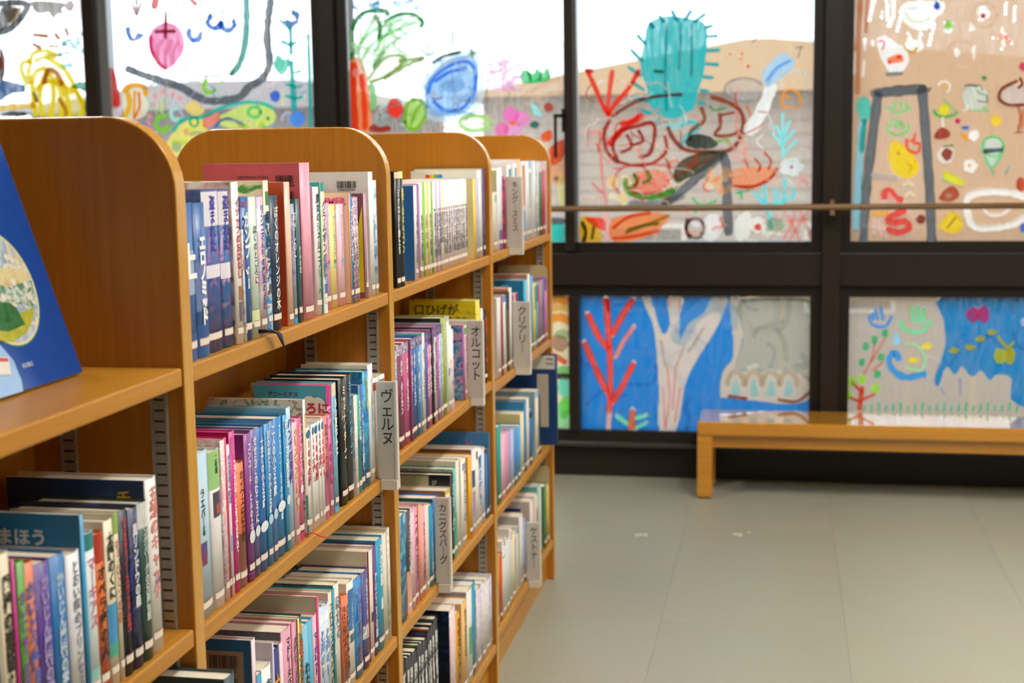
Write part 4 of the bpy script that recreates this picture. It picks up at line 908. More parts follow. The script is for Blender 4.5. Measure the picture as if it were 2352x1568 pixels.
put_text('title', 'んにヒーザス', mat('#cfe8f0'), o, (-.075, -w / 2 - .001, h - .022), height=.009, face='Y', vertical=False)
# ---- farthest bay, third shelf
row(3, 3, (1120, 800, 4.239), None, [
 (138, 735, 'teal green book', '#0f9490', dict()),
 (178, 810, 'pale pink paperback', '#eab4c8', dict(side='#e0d8cc')),
 (206, 795, 'rose pink paperback', '#dc94b8', dict()),
 (232, 785, 'lilac paperback', '#b09ccc', dict()),
 (262, 775, 'powder blue paperback', '#b0c0e0', dict()),
 (292, 760, 'azure paperback', '#4a84c8', dict()),
 (330, 735, 'sky blue paperback', '#4aa0d8', dict()),
 (362, 610, 'cream paperback', '#dfd8bc', dict(side='#d4c890')),
 (382, 505, 'blue spined book', '#3a84b4', dict(side='#2f86bc')),
 (410, 470, 'white book with cream cover', '#e4dccc', dict(side='#d8d0b8')),
 (440, 575, 'strong blue thin book', '#1f6cb0', dict(b=[(.85, .95, '#181818')])),
 (502, 395, 'white book with pale blue head', '#e2dcd4', dict(b=[(.90, 1, '#a8c4e0')], side='#8ab0bc')),
 (520, 450, 'black paperback with white marks', '#2c2a2a', dict()),
])
# face-out navy book leaning out beside the end upright
a = atY(1246, 1020, 4.10)
bk = book('navy book with white barcode panel jutting past the end upright', 4.098, 4.116, .428, atY(1278, 815, 4.1).z - .428, '#123c6c', xs=atY(1281, 1000, 4.1).x, d=.155, stk=False, side='#123e74')
w, h, d = dims(bk)
obj('label_panel', side_patch(w, -.075, -.006, h - .043, h - .002, .0008), mat('#d8d2c6'), bk)
for zz in (h - .016, h - .030): put_text('print', '978462', INK, bk, (-.022, -w / 2 - .0012, zz), height=.006, face='Y', vertical=False, bold=.03)
obj('label_panel', side_patch(w, -.06, -.026, .055, h - .058, .0008), mat('#c0b4a0'), bk)
# ---- farthest bay, lowest shelf
row(3, 4, (1130, 1080, 4.125), None, [
 (78, 785, 'golden yellow paperback', '#e0a81c', dict(b=[(.3, .6, '#3a4c4c', .1, .4)])),
 (104, 775, 'orange red paperback', '#c8481c', dict()),
 (135, 640, 'white book with red and green marks', '#e2dcd2', dict(b=[(.93, .99, '#b83028', -.2, .3), (.78, .80, '#3fae3c')])),
 (172, 625, 'white pale blue book', '#d0d8dc', dict(d=.15)),
 (190, 535, 'white book with red bird mark', '#dcd4cc', dict(b=[(.85, .95, '#a83044', -.2, .3)])),
 (232, 560, 'cream book with blue letters', '#e2d9b4', dict(b=[(.4, .9, '#6aa4c0', 0, .35)])),
 (250, 520, 'pale blue headed white book', '#dad8d4', dict(b=[(.9, 1, '#9cb4d4')])),
 (300, 400, 'wide grey white book with blue stamp', '#d6d2cc', dict(side='#cdc8c0', d=.17)),
 (322, 440, 'white book with blue violet spine', art('#8a9cc8', '#b0b8d8', '#6a7cb8', scale=50), dict()),
 (400, 260, 'white book with navy cover panel', '#ddd4cc', dict(side='#d0c4b8', d=.17, stk=False)),
 (440, 210, 'cream book with red spine figure', '#dcc8b8', dict(b=[(.6, .8, '#c85a3c', -.2, .2)], side='#d8ccb8', d=.17)),
 (452, 140, 'teal headed book', '#7ab8b4', dict(side='#5aa09c', d=.165)),
 (474, 125, 'grey white book before the green one', '#d0ccc0', dict(d=.165)),
 (524, 120, 'green book', '#3f7c50', dict(side='#3f7450', d=.165)),
 (552, 112, 'yellow book by the end upright', '#d8ae3c', dict(side='#c8a860', d=.165)),
])
o = [q for q in bpy.data.objects if q.get('label', '').startswith('white book with navy cover')][0]; w, h, d = dims(o)
obj('cover_panel', side_patch(w, -.15, -.03, h - .05, h - .02, .0008), mat('#1f3f84'), o)
o = [q for q in bpy.data.objects if q.get('label', '').startswith('wide grey white book with')][0]; w, h, d = dims(o)
obj('stamp_print', side_patch(w, -.07, -.035, h - .035, h - .024, .0008), mat('#5a708c'), o)

# ---- books of the other side of the case that show above the top shelf
for lab, y0, y1, h, c in (('white book on the far side of the second bay', 1.62, 1.70, .205, '#e6e4de'), ('pale book on the far side of the second bay', 1.70, 1.74, .20, '#d8d4cc'),
                          ('pink book on the far side of the third bay', 2.60, 2.63, .235, '#e0a0b0'), ('tan book on the far side of the third bay', 2.64, 2.70, .225, '#b87830')):
    book(lab + ', top shelf', y0, y1, 1.057, h, c, xs=-1.066, d=.16, rear=True, stk=False)

# ---- nearest bay, top shelf: large blue picture book on show, leaning back on a wire stand
Xb = -.776; zb = 1.057
e1 = atZ(190, 860, zb); top = atY(0, 330, e1.y)
ang = math.atan2(Xb - top.x, top.z - zb)
pb_ = thing('picture_book', 'large blue picture book with round landscape picture, leaning on show', 'book', (Xb, 1.36, zb + .003))
pb_.rotation_euler = (0, -ang, 0)
y1 = e1.y - 1.36; y0 = y1 - .262; H_ = .285
obj('cover', box(-.008, 0, y0, y1, 0, H_, bev=.0012), mat('#0f4aa4', rough=.25, spec=.5), pb_)
obj('pages', box(-.0065, -.0015, y0 + .001, y1 - .0005, -.0002 + .0004, H_ - .003), PAGE, pb_)
def on_book(x, y):
    n = Vector((math.cos(ang), 0, math.sin(ang))); d = ray(x, y)
    t = (Vector((Xb, 0, zb)) - CAMPOS).dot(n) / d.dot(n); q = CAMPOS + d * t - Vector((Xb, 1.36, zb))
    up = Vector((-math.sin(ang), 0, math.cos(ang)))
    return q.y, q.dot(up)
def disc(cy, cz, r, x, nm, m, f0=0, f1=2 * math.pi, n=40):
    bm = bmesh.new(); bm.faces.new([bm.verts.new((x, max(y0 + .001, cy + r * math.cos(f0 + (f1 - f0) * k / n)), cz + r * math.sin(f0 + (f1 - f0) * k / n))) for k in range(n)])
    return obj(nm, bm, m, pb_)
(ax, az), (bx_, bz_), (cx_, cz0) = on_book(2, 548), on_book(87, 692), on_book(28, 800)
_D = 2 * (ax * (bz_ - cz0) + bx_ * (cz0 - az) + cx_ * (az - bz_))
cy_ = ((ax**2 + az**2) * (bz_ - cz0) + (bx_**2 + bz_**2) * (cz0 - az) + (cx_**2 + cz0**2) * (az - bz_)) / _D
cz_ = ((ax**2 + az**2) * (cx_ - bx_) + (bx_**2 + bz_**2) * (ax - cx_) + (cx_**2 + cz0**2) * (bx_ - ax)) / _D
R_ = math.hypot(ax - cy_, az - cz_)
disc(cy_, cz_, R_ + .0012, .0003, 'picture_ring', mat('#2f7c74', rough=.3))
disc(cy_, cz_, R_ - .0008, .0006, 'picture_ring', mat('#e8e0b8', rough=.3))
disc(cy_, cz_, R_ - .0035, .0009, 'picture', art('#c8d0d8', '#8aa8c8', '#e8e4d0', '#dccb94', '#b8c4d0', scale=30, rough=.3))
def band(nm, m, pts, x):
    bm = bmesh.new(); bm.faces.new([bm.verts.new((x, max(y0 + .001, q[0]), q[1])) for q in (on_book(*p) for p in pts)]); obj(nm, bm, m, pb_)
band('field_print', art('#dccb94', '#e4d6a4', '#cdb878', scale=50, rough=.3), [(-60, 620), (48, 625), (62, 645), (72, 690), (70, 705), (-60, 690)], .0011)
band('flower_row_print', art('#5a8a6c', '#8ab09c', '#e6e6dc', '#4a7a5c', scale=70, rough=.3), [(-60, 655), (20, 665), (70, 650), (78, 690), (74, 712), (20, 700), (-60, 712)], .0013)
band('meadow_print', art('#c4b83c', '#a8b03c', '#d0c04c', scale=50, rough=.3), [(-60, 720), (20, 735), (77, 712), (74, 740), (58, 772), (28, 792), (0, 790), (-60, 760)], .0013)
band('bush_print', art('#2f6a3c', '#3a7a48', '#285a34', scale=60, rough=.3), [(-60, 700), (20, 702), (36, 715), (56, 752), (20, 768), (-60, 765)], .0015)
for px_, py_ in ((28, 655), (56, 660), (5, 690), (66, 688), (12, 598), (24, 604)): q = on_book(px_, py_); disc(q[0], q[1], .0045, .0017, 'flower_print', mat('#e6e4d8'), n=10)
qy, qz = on_book(62, 843)
put_text('publisher_print', '岩波書店', mat('#c8d4e8'), pb_, (.0008, qy, qz - .003), height=.0052, vertical=False)
band('film_glare', mat('#8fb4e4', rough=.15), [(-60, 770), (0, 800), (30, 835), (48, 880), (52, 905), (0, 921), (-60, 940)], .0010)  # pale blue patch: glare on the plastic cover film, painted in as colour
band('library_label', mat('#e4e0da', rough=.3), [(-60, 825), (16, 828), (22, 868), (-60, 872)], .0020)
band('label_stripe', mat('#d0404c', rough=.3), [(-60, 828), (14, 830), (15, 838), (-60, 838)], .0024)
bm = tube([(-.012, y0 + .05, .004), (-.010, y0 + .05, .16)], .0018, 6); obj('stand_wire', bm, STL, pb_)
bm = tube([(-.012, y1 - .05, .004), (-.010, y1 - .05, .16)], .0018, 6); obj('stand_wire', bm, STL, pb_)
# ================================================================ children's finger paint on the panes
INKS = {}
def ink(hexc, op=.92, streak=.35, vertical=True):
    k = (hexc, op, streak, vertical)
    if k in INKS: return INKS[k]
    m, nt, N, L, out = newmat('window_paint')
    c = tuple(min(1, v * 1.22 + .004) for v in lin(hexc)[:3]) + (1,)
    df = N.new('ShaderNodeBsdfDiffuse'); tl = N.new('ShaderNodeBsdfTranslucent'); tr = N.new('ShaderNodeBsdfTransparent')
    df.inputs['Color'].default_value = c; tl.inputs['Color'].default_value = c
    mp = N.new('ShaderNodeMapping'); mp.inputs['Scale'].default_value = (60, 60, 12) if vertical else (14, 60, 60)
    tc = N.new('ShaderNodeTexCoord'); nz = N.new('ShaderNodeTexNoise'); nz.inputs['Scale'].default_value = 1.0; nz.inputs['Detail'].default_value = 4
    nz.inputs['Distortion'].default_value = .8
    mr = N.new('ShaderNodeMapRange'); mr.inputs[1].default_value = .32; mr.inputs[2].default_value = .62
    mr.inputs[3].default_value = op * (1 - streak); mr.inputs[4].default_value = op
    m1 = N.new('ShaderNodeMixShader'); m1.inputs[0].default_value = .66
    m2 = N.new('ShaderNodeMixShader')
    L.new(tc.outputs['Object'], mp.inputs[0]); L.new(mp.outputs[0], nz.inputs['Vector']); L.new(nz.outputs['Fac'], mr.inputs[0])
    L.new(df.outputs[0], m1.inputs[1]); L.new(tl.outputs[0], m1.inputs[2])
    L.new(mr.outputs[0], m2.inputs[0]); L.new(tr.outputs[0], m2.inputs[1]); L.new(m1.outputs[0], m2.inputs[2])
    L.new(m2.outputs[0], out.inputs[0])
    INKS[k] = m; return m
def smooth(pts, n=4, closed=False):
    if len(pts) < 3: return [Vector(p) for p in pts]
    P = [Vector(p) for p in pts]; out = []
    m = len(P); rng = range(m if closed else m - 1)
    for i in rng:
        p0 = P[i - 1] if closed or i else P[0]; p1 = P[i]; p2 = P[(i + 1) % m]; p3 = P[(i + 2) % m] if closed or i + 2 < m else P[-1]
        for k in range(n):
            t = k / n
            out.append(.5 * ((2 * p1) + (p2 - p0) * t + (2 * p0 - 5 * p1 + 4 * p2 - p3) * t * t + (3 * p1 - p0 - 3 * p2 + p3) * t ** 3))
    if not closed: out.append(P[-1])
    return out
R1, R2, R3, R4 = (0, 0, 3.0), (784, 0, 3.0), (1568, 0, 3.0), (1200, 400, 2.0417)
LAYER = {}
def motif(name, pane, zoom, elems):
    """elems: ('s', colour, width, points, [opacity]) brush stroke; ('f', colour, points, [opacity]) filled patch; ('c', colour, x, y, rx, ry, [opacity]) dab"""
    g = PANES[pane]; W = g.parent.location; ox, oy, s = zoom
    xlo = min(v.co.x for v in g.data.vertices); xhi = max(v.co.x for v in g.data.vertices)
    zlo = min(v.co.z for v in g.data.vertices); zhi = max(v.co.z for v in g.data.vertices)
    bm = bmesh.new(); mats = []; rnd = random.Random(name + pane)
    base = LAYER.get(pane, 0)
    def vert(q, lay):
        p = atY(ox + q[0] / s, oy + q[1] / s, YG) - W
        return bm.verts.new((min(max(p.x, xlo + .005), xhi - .005), -.0012 - lay * .00012, min(max(p.z, zlo + .005), zhi - .005)))
    for e in elems:
        lay = base; base += 1
        kind, colr = e[0], e[1]
        op = .98; st = .14
        if kind == 's':
            w, pts = e[2] * 1.18, e[3]; op = e[4] if len(e) > 4 else op; st = .1 if op > .9 else .3
        elif kind == 'f': pts = e[2]; op = e[3] if len(e) > 3 else op
        else: op = e[6] if len(e) > 6 else op
        m = ink(colr, op, st)
        def xz(q):
            p = atY(ox + q[0] / s, oy + q[1] / s, YG) - W; return (p.x, p.z)
        if m not in mats: mats.append(m)
        mi = mats.index(m)
        if kind == 's':
            P = smooth(pts, 5)
            if len(P) == 2: P = [P[0], P[0].lerp(P[1], .33), P[0].lerp(P[1], .67), P[1]]
            d0 = (P[0] - P[1]); d1 = (P[-1] - P[-2])
            if d0.length > 0: P = [P[0] + d0.normalized() * w * .35] + P
            if d1.length > 0: P = P + [P[-1] + d1.normalized() * w * .35]
            if op >= .85: COVER.setdefault(pane, []).append(('s', [xz(p) for p in P], w / 2 / s / FPX * 5.65))
            prev = None
            for i, p in enumerate(P):
                t = P[min(i + 1, len(P) - 1)] - P[max(i - 1, 0)]
                if t.length < 1e-6: continue
                nrm = Vector((-t.y, t.x)).normalized(); ww = w / 2 * rnd.uniform(.82, 1.14) * (.55 if i in (0, len(P) - 1) else 1)
                a, b2 = vert(p + nrm * ww, lay), vert(p - nrm * ww, lay)
                if prev:
                    try: bm.faces.new((prev[0], prev[1], b2, a)).material_index = mi
                    except ValueError: pass
                prev = (a, b2)
        else:
            if kind == 'c':
                x, y, rx, ry = e[2:6]
                pts = [(x + rx * rnd.uniform(.88, 1.1) * math.cos(k * math.pi / 6), y + ry * rnd.uniform(.88, 1.1) * math.sin(k * math.pi / 6)) for k in range(12)]
            P = smooth(pts, 3, True)
            if op >= .6: COVER.setdefault(pane, []).append(('f', [xz(p) for p in P], 0))
            f = bm.faces.new([vert(p + Vector((rnd.uniform(-3, 3), rnd.uniform(-3, 3))), lay) for p in P]); f.material_index = mi
    LAYER[pane] = base
    o = obj(name, bm, mats, g)
    return o
WASHES = []; COVER = {}
def wash(name, pane, colr, op, streak=.5, z1=None):
    lay = LAYER.get(pane, 0); LAYER[pane] = lay + 1
    WASHES.append((name, pane, colr, op, streak, z1, lay))
def build_washes(cell=.0045):
    """a wash is brushed round the figures, not under them"""
    for name, pane, colr, op, streak, z1, lay in WASHES:
        g = PANES[pane]; V = g.data.vertices; W = g.parent.location; e = .004
        xl, xh = min(v.co.x for v in V) + e, max(v.co.x for v in V) - e; zl, zh = min(v.co.z for v in V) + e, max(v.co.z for v in V) - e
        if z1 is not None: zh = z1 - W.z
        nx, nz = int((xh - xl) / cell), int((zh - zl) / cell)
        X = xl + (np.arange(nx) + .5) * (xh - xl) / nx; Z = zl + (np.arange(nz) + .5) * (zh - zl) / nz
        gx, gz = np.meshgrid(X, Z); hole = np.zeros(gx.shape, bool)
        for kind, P, hw in COVER.get(pane, []):
            if kind == 'f':
                ins = np.zeros(gx.shape, bool); n = len(P)
                for k in range(n):
                    (xa, za), (xb, zb_) = P[k], P[k - 1]
                    if za == zb_: continue
                    ins ^= ((za > gz) != (zb_ > gz)) & (gx < (xb - xa) * (gz - za) / (zb_ - za) + xa)
                hole |= ins
            else:
                for (xa, za), (xb, zb_) in zip(P, P[1:]):
                    dx, dz = xb - xa, zb_ - za; l2 = dx * dx + dz * dz + 1e-12
                    t = np.clip(((gx - xa) * dx + (gz - za) * dz) / l2, 0, 1)
                    hole |= (gx - xa - t * dx) ** 2 + (gz - za - t * dz) ** 2 < (hw * .72) ** 2
        verts = []; faces = []; y = -.0012 - lay * .00012; hx, hz = (xh - xl) / nx / 2, (zh - zl) / nz / 2
        for r in range(nz):
            k = 0
            while k < nx:
                if hole[r, k]: k += 1; continue
                s0 = k
                while k < nx and not hole[r, k]: k += 1
                b0 = len(verts); xa, xb, za, zb_ = X[s0] - hx, X[k - 1] + hx, Z[r] - hz, Z[r] + hz
                verts += [(xa, y, za), (xb, y, za), (xb, y, zb_), (xa, y, zb_)]; faces.append((b0, b0 + 1, b0 + 2, b0 + 3))
        me = bpy.data.meshes.new(name); me.from_pydata(verts, [], faces); obj(name, me, ink(colr, op, streak), g)
def ring(x, y, rx, ry, a0=0, a1=360, n=12): return [(x + rx * math.cos(math.radians(a0 + (a1 - a0) * k / n)), y + ry * math.sin(math.radians(a0 + (a1 - a0) * k / n))) for k in range(n + 1)]
def scatter(seed, n, x0, x1, y0, y1, cols, r0, r1, op=.8):
    rnd = random.Random(seed); return [('c', rnd.choice(cols), rnd.uniform(x0, x1), rnd.uniform(y0, y1), rnd.uniform(r0, r1), rnd.uniform(r0, r1), op) for _ in range(n)]
def scrawl(seed, n, x0, x1, y0, y1, cols, w, op=.85, ln=60):
    rnd = random.Random(seed); out = []
    for _ in range(n):
        x, y, a = rnd.uniform(x0, x1), rnd.uniform(y0, y1), rnd.uniform(0, 6.28); pts = [(x, y)]
        for k in range(4):
            a += rnd.uniform(-1, 1); x += ln / 3 * math.cos(a); y += ln / 3 * math.sin(a); pts.append((min(max(x, x0), x1), min(max(y, y0), y1)))
        out.append(('s', rnd.choice(cols), w * rnd.uniform(.6, 1.3), pts, op))
    return out

# ---- left pane
wash('painted_haze', 'A1', '#e4e0e0', .35, .8)
motif('painted_dark_boat', 'A1', R1, [('f', '#3c2c26', [(0, 60), (120, 50), (110, 120), (60, 170), (0, 215)]), ('f', '#b9a68a', [(70, 75), (150, 50), (120, 130), (60, 165)]), ('s', '#1c1f24', 40, [(0, 25), (120, 18), (188, 40), (150, 120), (80, 190), (0, 225)])])
motif('painted_star', 'A1', R1, [('f', '#8f8c86', [(215, 10), (440, 20), (430, 70), (442, 100), (400, 95), (370, 130), (340, 90), (290, 95), (250, 85), (220, 50)]), ('c', '#b09aa8', 482, 40, 36, 40), ('s', '#ead4d4', 40, [(545, 0), (548, 120)], .6)])
motif('painted_dabs', 'A1', R1, [('s', '#b0673a', 22, [(235, 240), (330, 250)]), ('s', '#b0673a', 26, [(385, 235), (405, 265)]), ('s', '#a85a30', 26, [(455, 200), (470, 240)]), ('s', '#b0673a', 26, [(232, 305), (280, 330)]), ('s', '#b87a4a', 18, [(340, 318), (400, 320)])] + scatter(4, 16, 405, 600, 230, 470, ['#2d9aa8', '#49b4c0', '#1f7f96'], 10, 26))
motif('painted_yellow_figure', 'A1', R1, [('f', '#ecd83c', [(240, 795), (232, 560), (320, 440), (450, 500), (540, 640), (590, 795)], .55)] + [('s', '#f2da14', 30, p) for p in ([(190, 580), (150, 480), (165, 432), (215, 430), (200, 500), (215, 570)], [(205, 430), (240, 365), (320, 352), (395, 385), (320, 390), (250, 420)], [(330, 400), (450, 480), (520, 600), (590, 770)], [(250, 790), (225, 620), (245, 500), (310, 470)], [(300, 790), (275, 650), (330, 480)], [(352, 790), (375, 650), (350, 500)], [(430, 790), (425, 650), (390, 540)], [(480, 790), (470, 680), (430, 560)], [(250, 620), (330, 560), (440, 590), (500, 640)], [(560, 790), (585, 720), (500, 600)])] + [('s', '#b5722c', 30, [(310, 570), (340, 480), (400, 510), (430, 580)]), ('s', '#c08a30', 26, [(410, 680), (450, 740), (460, 790)]), ('s', '#8a6a20', 20, [(240, 640), (260, 700)])])
motif('painted_blue_patch', 'A1', R1, [('f', '#134f8f', [(0, 560), (100, 570), (180, 590), (170, 640), (100, 640), (50, 670), (0, 690)]), ('s', '#dcb400', 36, [(0, 745), (100, 735), (240, 725)]), ('f', '#2a2a2c', [(0, 800), (60, 772), (170, 772), (180, 800)]), ('f', '#3a1e24', [(0, 330), (35, 380), (42, 480), (30, 545), (0, 550)]), ('f', '#c83c34', [(0, 380), (22, 400), (20, 470), (0, 480)])])
motif('painted_green_tuft', 'A1', R1, [('f', '#1f9a7a', [(500, 600), (560, 560), (622, 590), (622, 640), (560, 620)]), ('f', '#2a7fb0', [(590, 690), (624, 680), (626, 800), (600, 790)])])

# ---- second pane
wash('painted_haze', 'A2', '#b7acb2', .42, .6, z1=1.60)
motif('painted_red_post', 'A2', R1, [('f', '#cf2a1a', [(735, 470), (790, 490), (815, 600), (830, 730), (740, 730), (725, 600)]), ('f', '#d9c8d0', [(745, 740), (828, 740), (832, 800), (750, 800)])])
motif('painted_tulip', 'A2', R1, [('s', '#a88a92', 16, [(912, 20), (942, 105), (972, 20)]), ('s', '#a88a92', 14, [(942, 30), (942, 105)]), ('s', '#1f7a54', 18, [(940, 0), (944, 25)]), ('s', '#d83a3a', 42, [(1075, 0), (1064, 50)]), ('s', '#d83a3a', 30, [(1320, 0), (1350, 30)])])
motif('painted_strawberry', 'A2', R1, [('f', '#f07cb4', [(1025, 280), (1045, 210), (1100, 165), (1160, 155), (1230, 185), (1272, 260), (1270, 340), (1235, 410), (1180, 465), (1140, 485), (1100, 455), (1050, 390), (1028, 330)]), ('s', '#e0408c', 26, [(1040, 250), (1045, 340), (1100, 440), (1140, 470)]), ('s', '#f3c6de', 22, [(1090, 420), (1085, 340), (1120, 280)]), ('s', '#f3c6de', 22, [(1140, 450), (1145, 360), (1190, 280)]), ('s', '#f3c6de', 22, [(1190, 430), (1200, 350), (1225, 290)]), ('s', '#9a1a2c', 20, [(1145, 80), (1142, 260)]), ('s', '#9a1a2c', 20, [(1075, 218), (1205, 215)]), ('s', '#9a1a2c', 5, [(1142, 490), (1145, 760)], .6)])
def hand(cx, cy, r, cols=('#1464c8', '#6a94c8'), turn=0):
    """a palm print: a broken crescent of paint with finger smears above it"""
    rnd = random.Random(cx); out_ = []; inn = []
    for k in range(11):
        a = math.radians(-30 + turn + 250 * k / 10)
        ro, ri = r * rnd.uniform(.92, 1.12), r * rnd.uniform(.30, .48)
        out_.append((cx + ro * math.cos(a), cy + ro * math.sin(a) * 1.05)); inn.append((cx + ri * math.cos(a), cy + ri * math.sin(a)))
    out = [('f', cols[0], out_ + inn[::-1])]
    for k, dx in enumerate((-1.15, -.6, -.1, .4, 1.0)):
        l = (1.2, 1.9, 2.2, 2.0, 1.1)[k]; x = cx + dx * r * .85
        out.append(('s', cols[1], r * .17, [(x, cy - r * 1.02), (x + dx * r * .18, cy - r * (.8 + l * .55))]))
    return out
motif('painted_handprint', 'A2', R1, [('f', '#1058b8', [(865, 195), (900, 182), (905, 235), (925, 262), (950, 225), (1000, 240), (960, 275), (905, 285), (880, 255)])])
motif('painted_handprint', 'A2', R1, hand(1343, 235, 58, turn=10))
motif('painted_handprint', 'A2', R1, hand(1480, 150, 60, turn=30) + hand(1572, 165, 60, turn=-10))
motif('painted_handprint', 'A2', R1, hand(2012, 125, 56, turn=-60, cols= ('#1464b4', '#7fa4d0')))
motif('painted_grey_road', 'A2', R1, [('s', '#c8ccd0', 24, [(1672, 0), (1680, 200), (1655, 400), (1600, 492)], .7), ('s', '#10978c', 36, [(1702, 0), (1706, 150), (1690, 330), (1650, 450), (1600, 512)]), ('s', '#7e8a84', 13, [(1240, 455), (1320, 490), (1420, 525), (1560, 515), (1620, 495)]), ('s', '#59606a', 46, [(885, 475), (1000, 520), (1130, 560), (1250, 600), (1350, 660), (1440, 695), (1560, 690), (1660, 665), (1720, 600), (1800, 550), (1850, 480), (1860, 400), (1845, 280), (1850, 150), (1870, 0)])])
motif('painted_teal_plant', 'A2', R1, [('s', '#14a8a4', 26, [(2005, 190), (2010, 370)]), ('s', '#14a8a4', 32, [(2010, 430), (2022, 600), (2030, 750)])] + [('s', '#1fb4ac', 20, p) for p in ([(1935, 140), (2000, 200)], [(2000, 312), (1945, 285)], [(2010, 312), (2045, 290)], [(2030, 602), (2085, 590)], [(2020, 590), (1975, 580)], [(2030, 682), (2085, 668)], [(2020, 672), (1970, 660)], [(2040, 500), (2075, 490)])] + [('f', '#2fc0a4', [(1890, 440), (1920, 375), (1960, 410), (2000, 400), (1990, 470), (1950, 520), (1910, 490)]), ('s', '#2fb8b4', 20, [(2128, 240), (2140, 600), (2146, 880)])])
motif('painted_blue_balls', 'A2', R1, [('c', '#2a62cc', 1900, 665, 38, 40), ('c', '#4a90ea', 2055, 820, 50, 52), ('c', '#3a78e0', 1000, 870, 30, 24)])
motif('painted_orange_letter', 'A2', R1, [('f', '#f0e6c8', [(870, 600), (1020, 590), (1025, 760), (960, 820), (860, 810)], .8), ('s', '#f6a81c', 34, [(860, 625), (920, 587), (1000, 600), (1012, 650)]), ('s', '#f8b828', 30, [(885, 640), (900, 720), (862, 815)]), ('s', '#e87410', 18, [(962, 640), (967, 740), (930, 812)]), ('s', '#f09a20', 16, [(935, 630), (930, 800)])])
motif('painted_lime_hands', 'A2', R1, [('s', '#8ad02c', 24, [(1425, 545), (1410, 610), (1450, 640), (1490, 615)]), ('s', '#7fcc2c', 28, [(1150, 800), (1095, 810), (1090, 880), (1130, 905), (1165, 870)])] + [('s', '#a8d85c', 12, p) for p in ([(1072, 720), (1085, 780)], [(1110, 690), (1115, 770)], [(1135, 680), (1138, 760)], [(1520, 570), (1540, 555)])])
motif('painted_pink_dots', 'A2', R1, [('c', '#f09a9e', x, y, 19, 22, .8) for x, y in ((1080, 665), (1058, 720), (1040, 800), (1030, 850), (1045, 905), (1130, 635), (1200, 650), (1250, 680))] + [('s', '#aeded8', 28, [(1240, 740), (1190, 760), (1200, 820), (1270, 820)])])
motif('painted_lizard', 'A2', R1, [('f', '#f2e27a', [(1150, 1000), (1220, 890), (1300, 830), (1400, 820), (1440, 890), (1350, 960), (1250, 1060), (1190, 1090)]), ('f', '#cfe27a', [(1480, 830), (1560, 780), (1700, 720), (1830, 730), (1900, 770), (1905, 830), (1860, 870), (1750, 885), (1600, 885)]), ('f', '#f08a80', [(1400, 850), (1420, 800), (1500, 775), (1525, 820), (1440, 885)]), ('s', '#6fd4b0', 20, ring(1760, 772, 42, 36)), ('s', '#2f6fd4', 18, [(1490, 880), (1530, 830), (1600, 820), (1690, 865)]), ('s', '#2ab8a8', 22, [(1200, 905), (1260, 830), (1340, 810), (1420, 800), (1540, 740), (1700, 705), (1820, 715), (1890, 745)]), ('s', '#2ab8a8', 14, ring(1345, 840, 28, 32)), ('c', '#2a7a60', 1852, 815, 12, 12), ('f', '#e8d07a', [(1280, 740), (1340, 690), (1420, 760), (1350, 800)])] + scatter(9, 18, 1180, 1900, 850, 1080, ['#cfe27a', '#7fd0c8', '#f4e8a0', '#e8a0a0', '#8ab8e8'], 16, 40, .7))

# ---- third pane (B)
wash('painted_haze', 'B', '#e6dcd8', .40, .7, z1=1.72)
motif('painted_palm_leaves', 'B', R2, [('f', '#cfe6c0', [(90, 300), (200, 100), (500, 110), (560, 170), (420, 250), (250, 450), (100, 400)], .55)] + [('s', '#8ecf8a', 22, p, .8) for p in ([(100, 370), (160, 250), (230, 130)], [(150, 400), (220, 300), (400, 200), (520, 150)], [(220, 450), (300, 330), (480, 220)], [(230, 350), (350, 180)], [(130, 300), (240, 200), (420, 130)])] + [('s', '#137a3a', 30, [(75, 210), (110, 130), (180, 80), (300, 75), (320, 100)]), ('s', '#2c8a48', 24, [(300, 150), (400, 100), (500, 100), (560, 150), (548, 185)]), ('s', '#137a3a', 26, [(235, 110), (268, 180), (260, 265)]), ('s', '#0f7a34', 44, [(66, 230), (62, 400)]), ('s', '#2f9a4a', 22, [(220, 470), (270, 390), (300, 360)])])
motif('painted_olive_leaf', 'B', R2, [('f', '#b9cc8c', [(190, 540), (290, 410), (420, 380), (430, 430), (310, 530), (210, 570)], .6)] + [('s', '#9ab060', 22, p) for p in ([(190, 540), (300, 400), (420, 385), (420, 440), (300, 530), (200, 565)], [(400, 420), (575, 400), (450, 450), (300, 545)])] + [('s', '#7fc27a', 40, [(210, 590), (225, 680), (215, 740)])])
motif('painted_orange_column', 'B', R2, [('f', '#f2905c', [(60, 430), (150, 430), (190, 600), (200, 900), (70, 900)]), ('s', '#e8480f', 50, [(85, 450), (78, 600), (88, 800), (95, 900)]), ('s', '#e85a24', 34, [(140, 520), (160, 700), (165, 880)]), ('c', '#f6d8c8', 100, 500, 22, 30), ('f', '#9a2a1c', [(195, 905), (220, 850), (260, 872), (330, 868), (332, 905)])])
motif('painted_apple', 'B', R2, [('c', '#e8392c', 370, 745, 56, 66), ('c', '#f48a7c', 352, 725, 16, 22)] + scrawl(3, 10, 250, 500, 560, 860, ['#8fc8c4', '#c8d8dc', '#6aa8a4'], 16, .6))
motif('painted_lime_leaf', 'B', R2, [('f', '#b4d878', [(430, 830), (450, 720), (510, 680), (575, 700), (585, 790), (540, 880), (480, 900)]), ('s', '#8fc03a', 22, [(440, 840), (455, 720), (520, 685), (578, 720), (580, 800), (530, 880), (470, 890), (440, 840)]), ('s', '#9ccc4c', 18, [(480, 870), (510, 780), (550, 720)])])
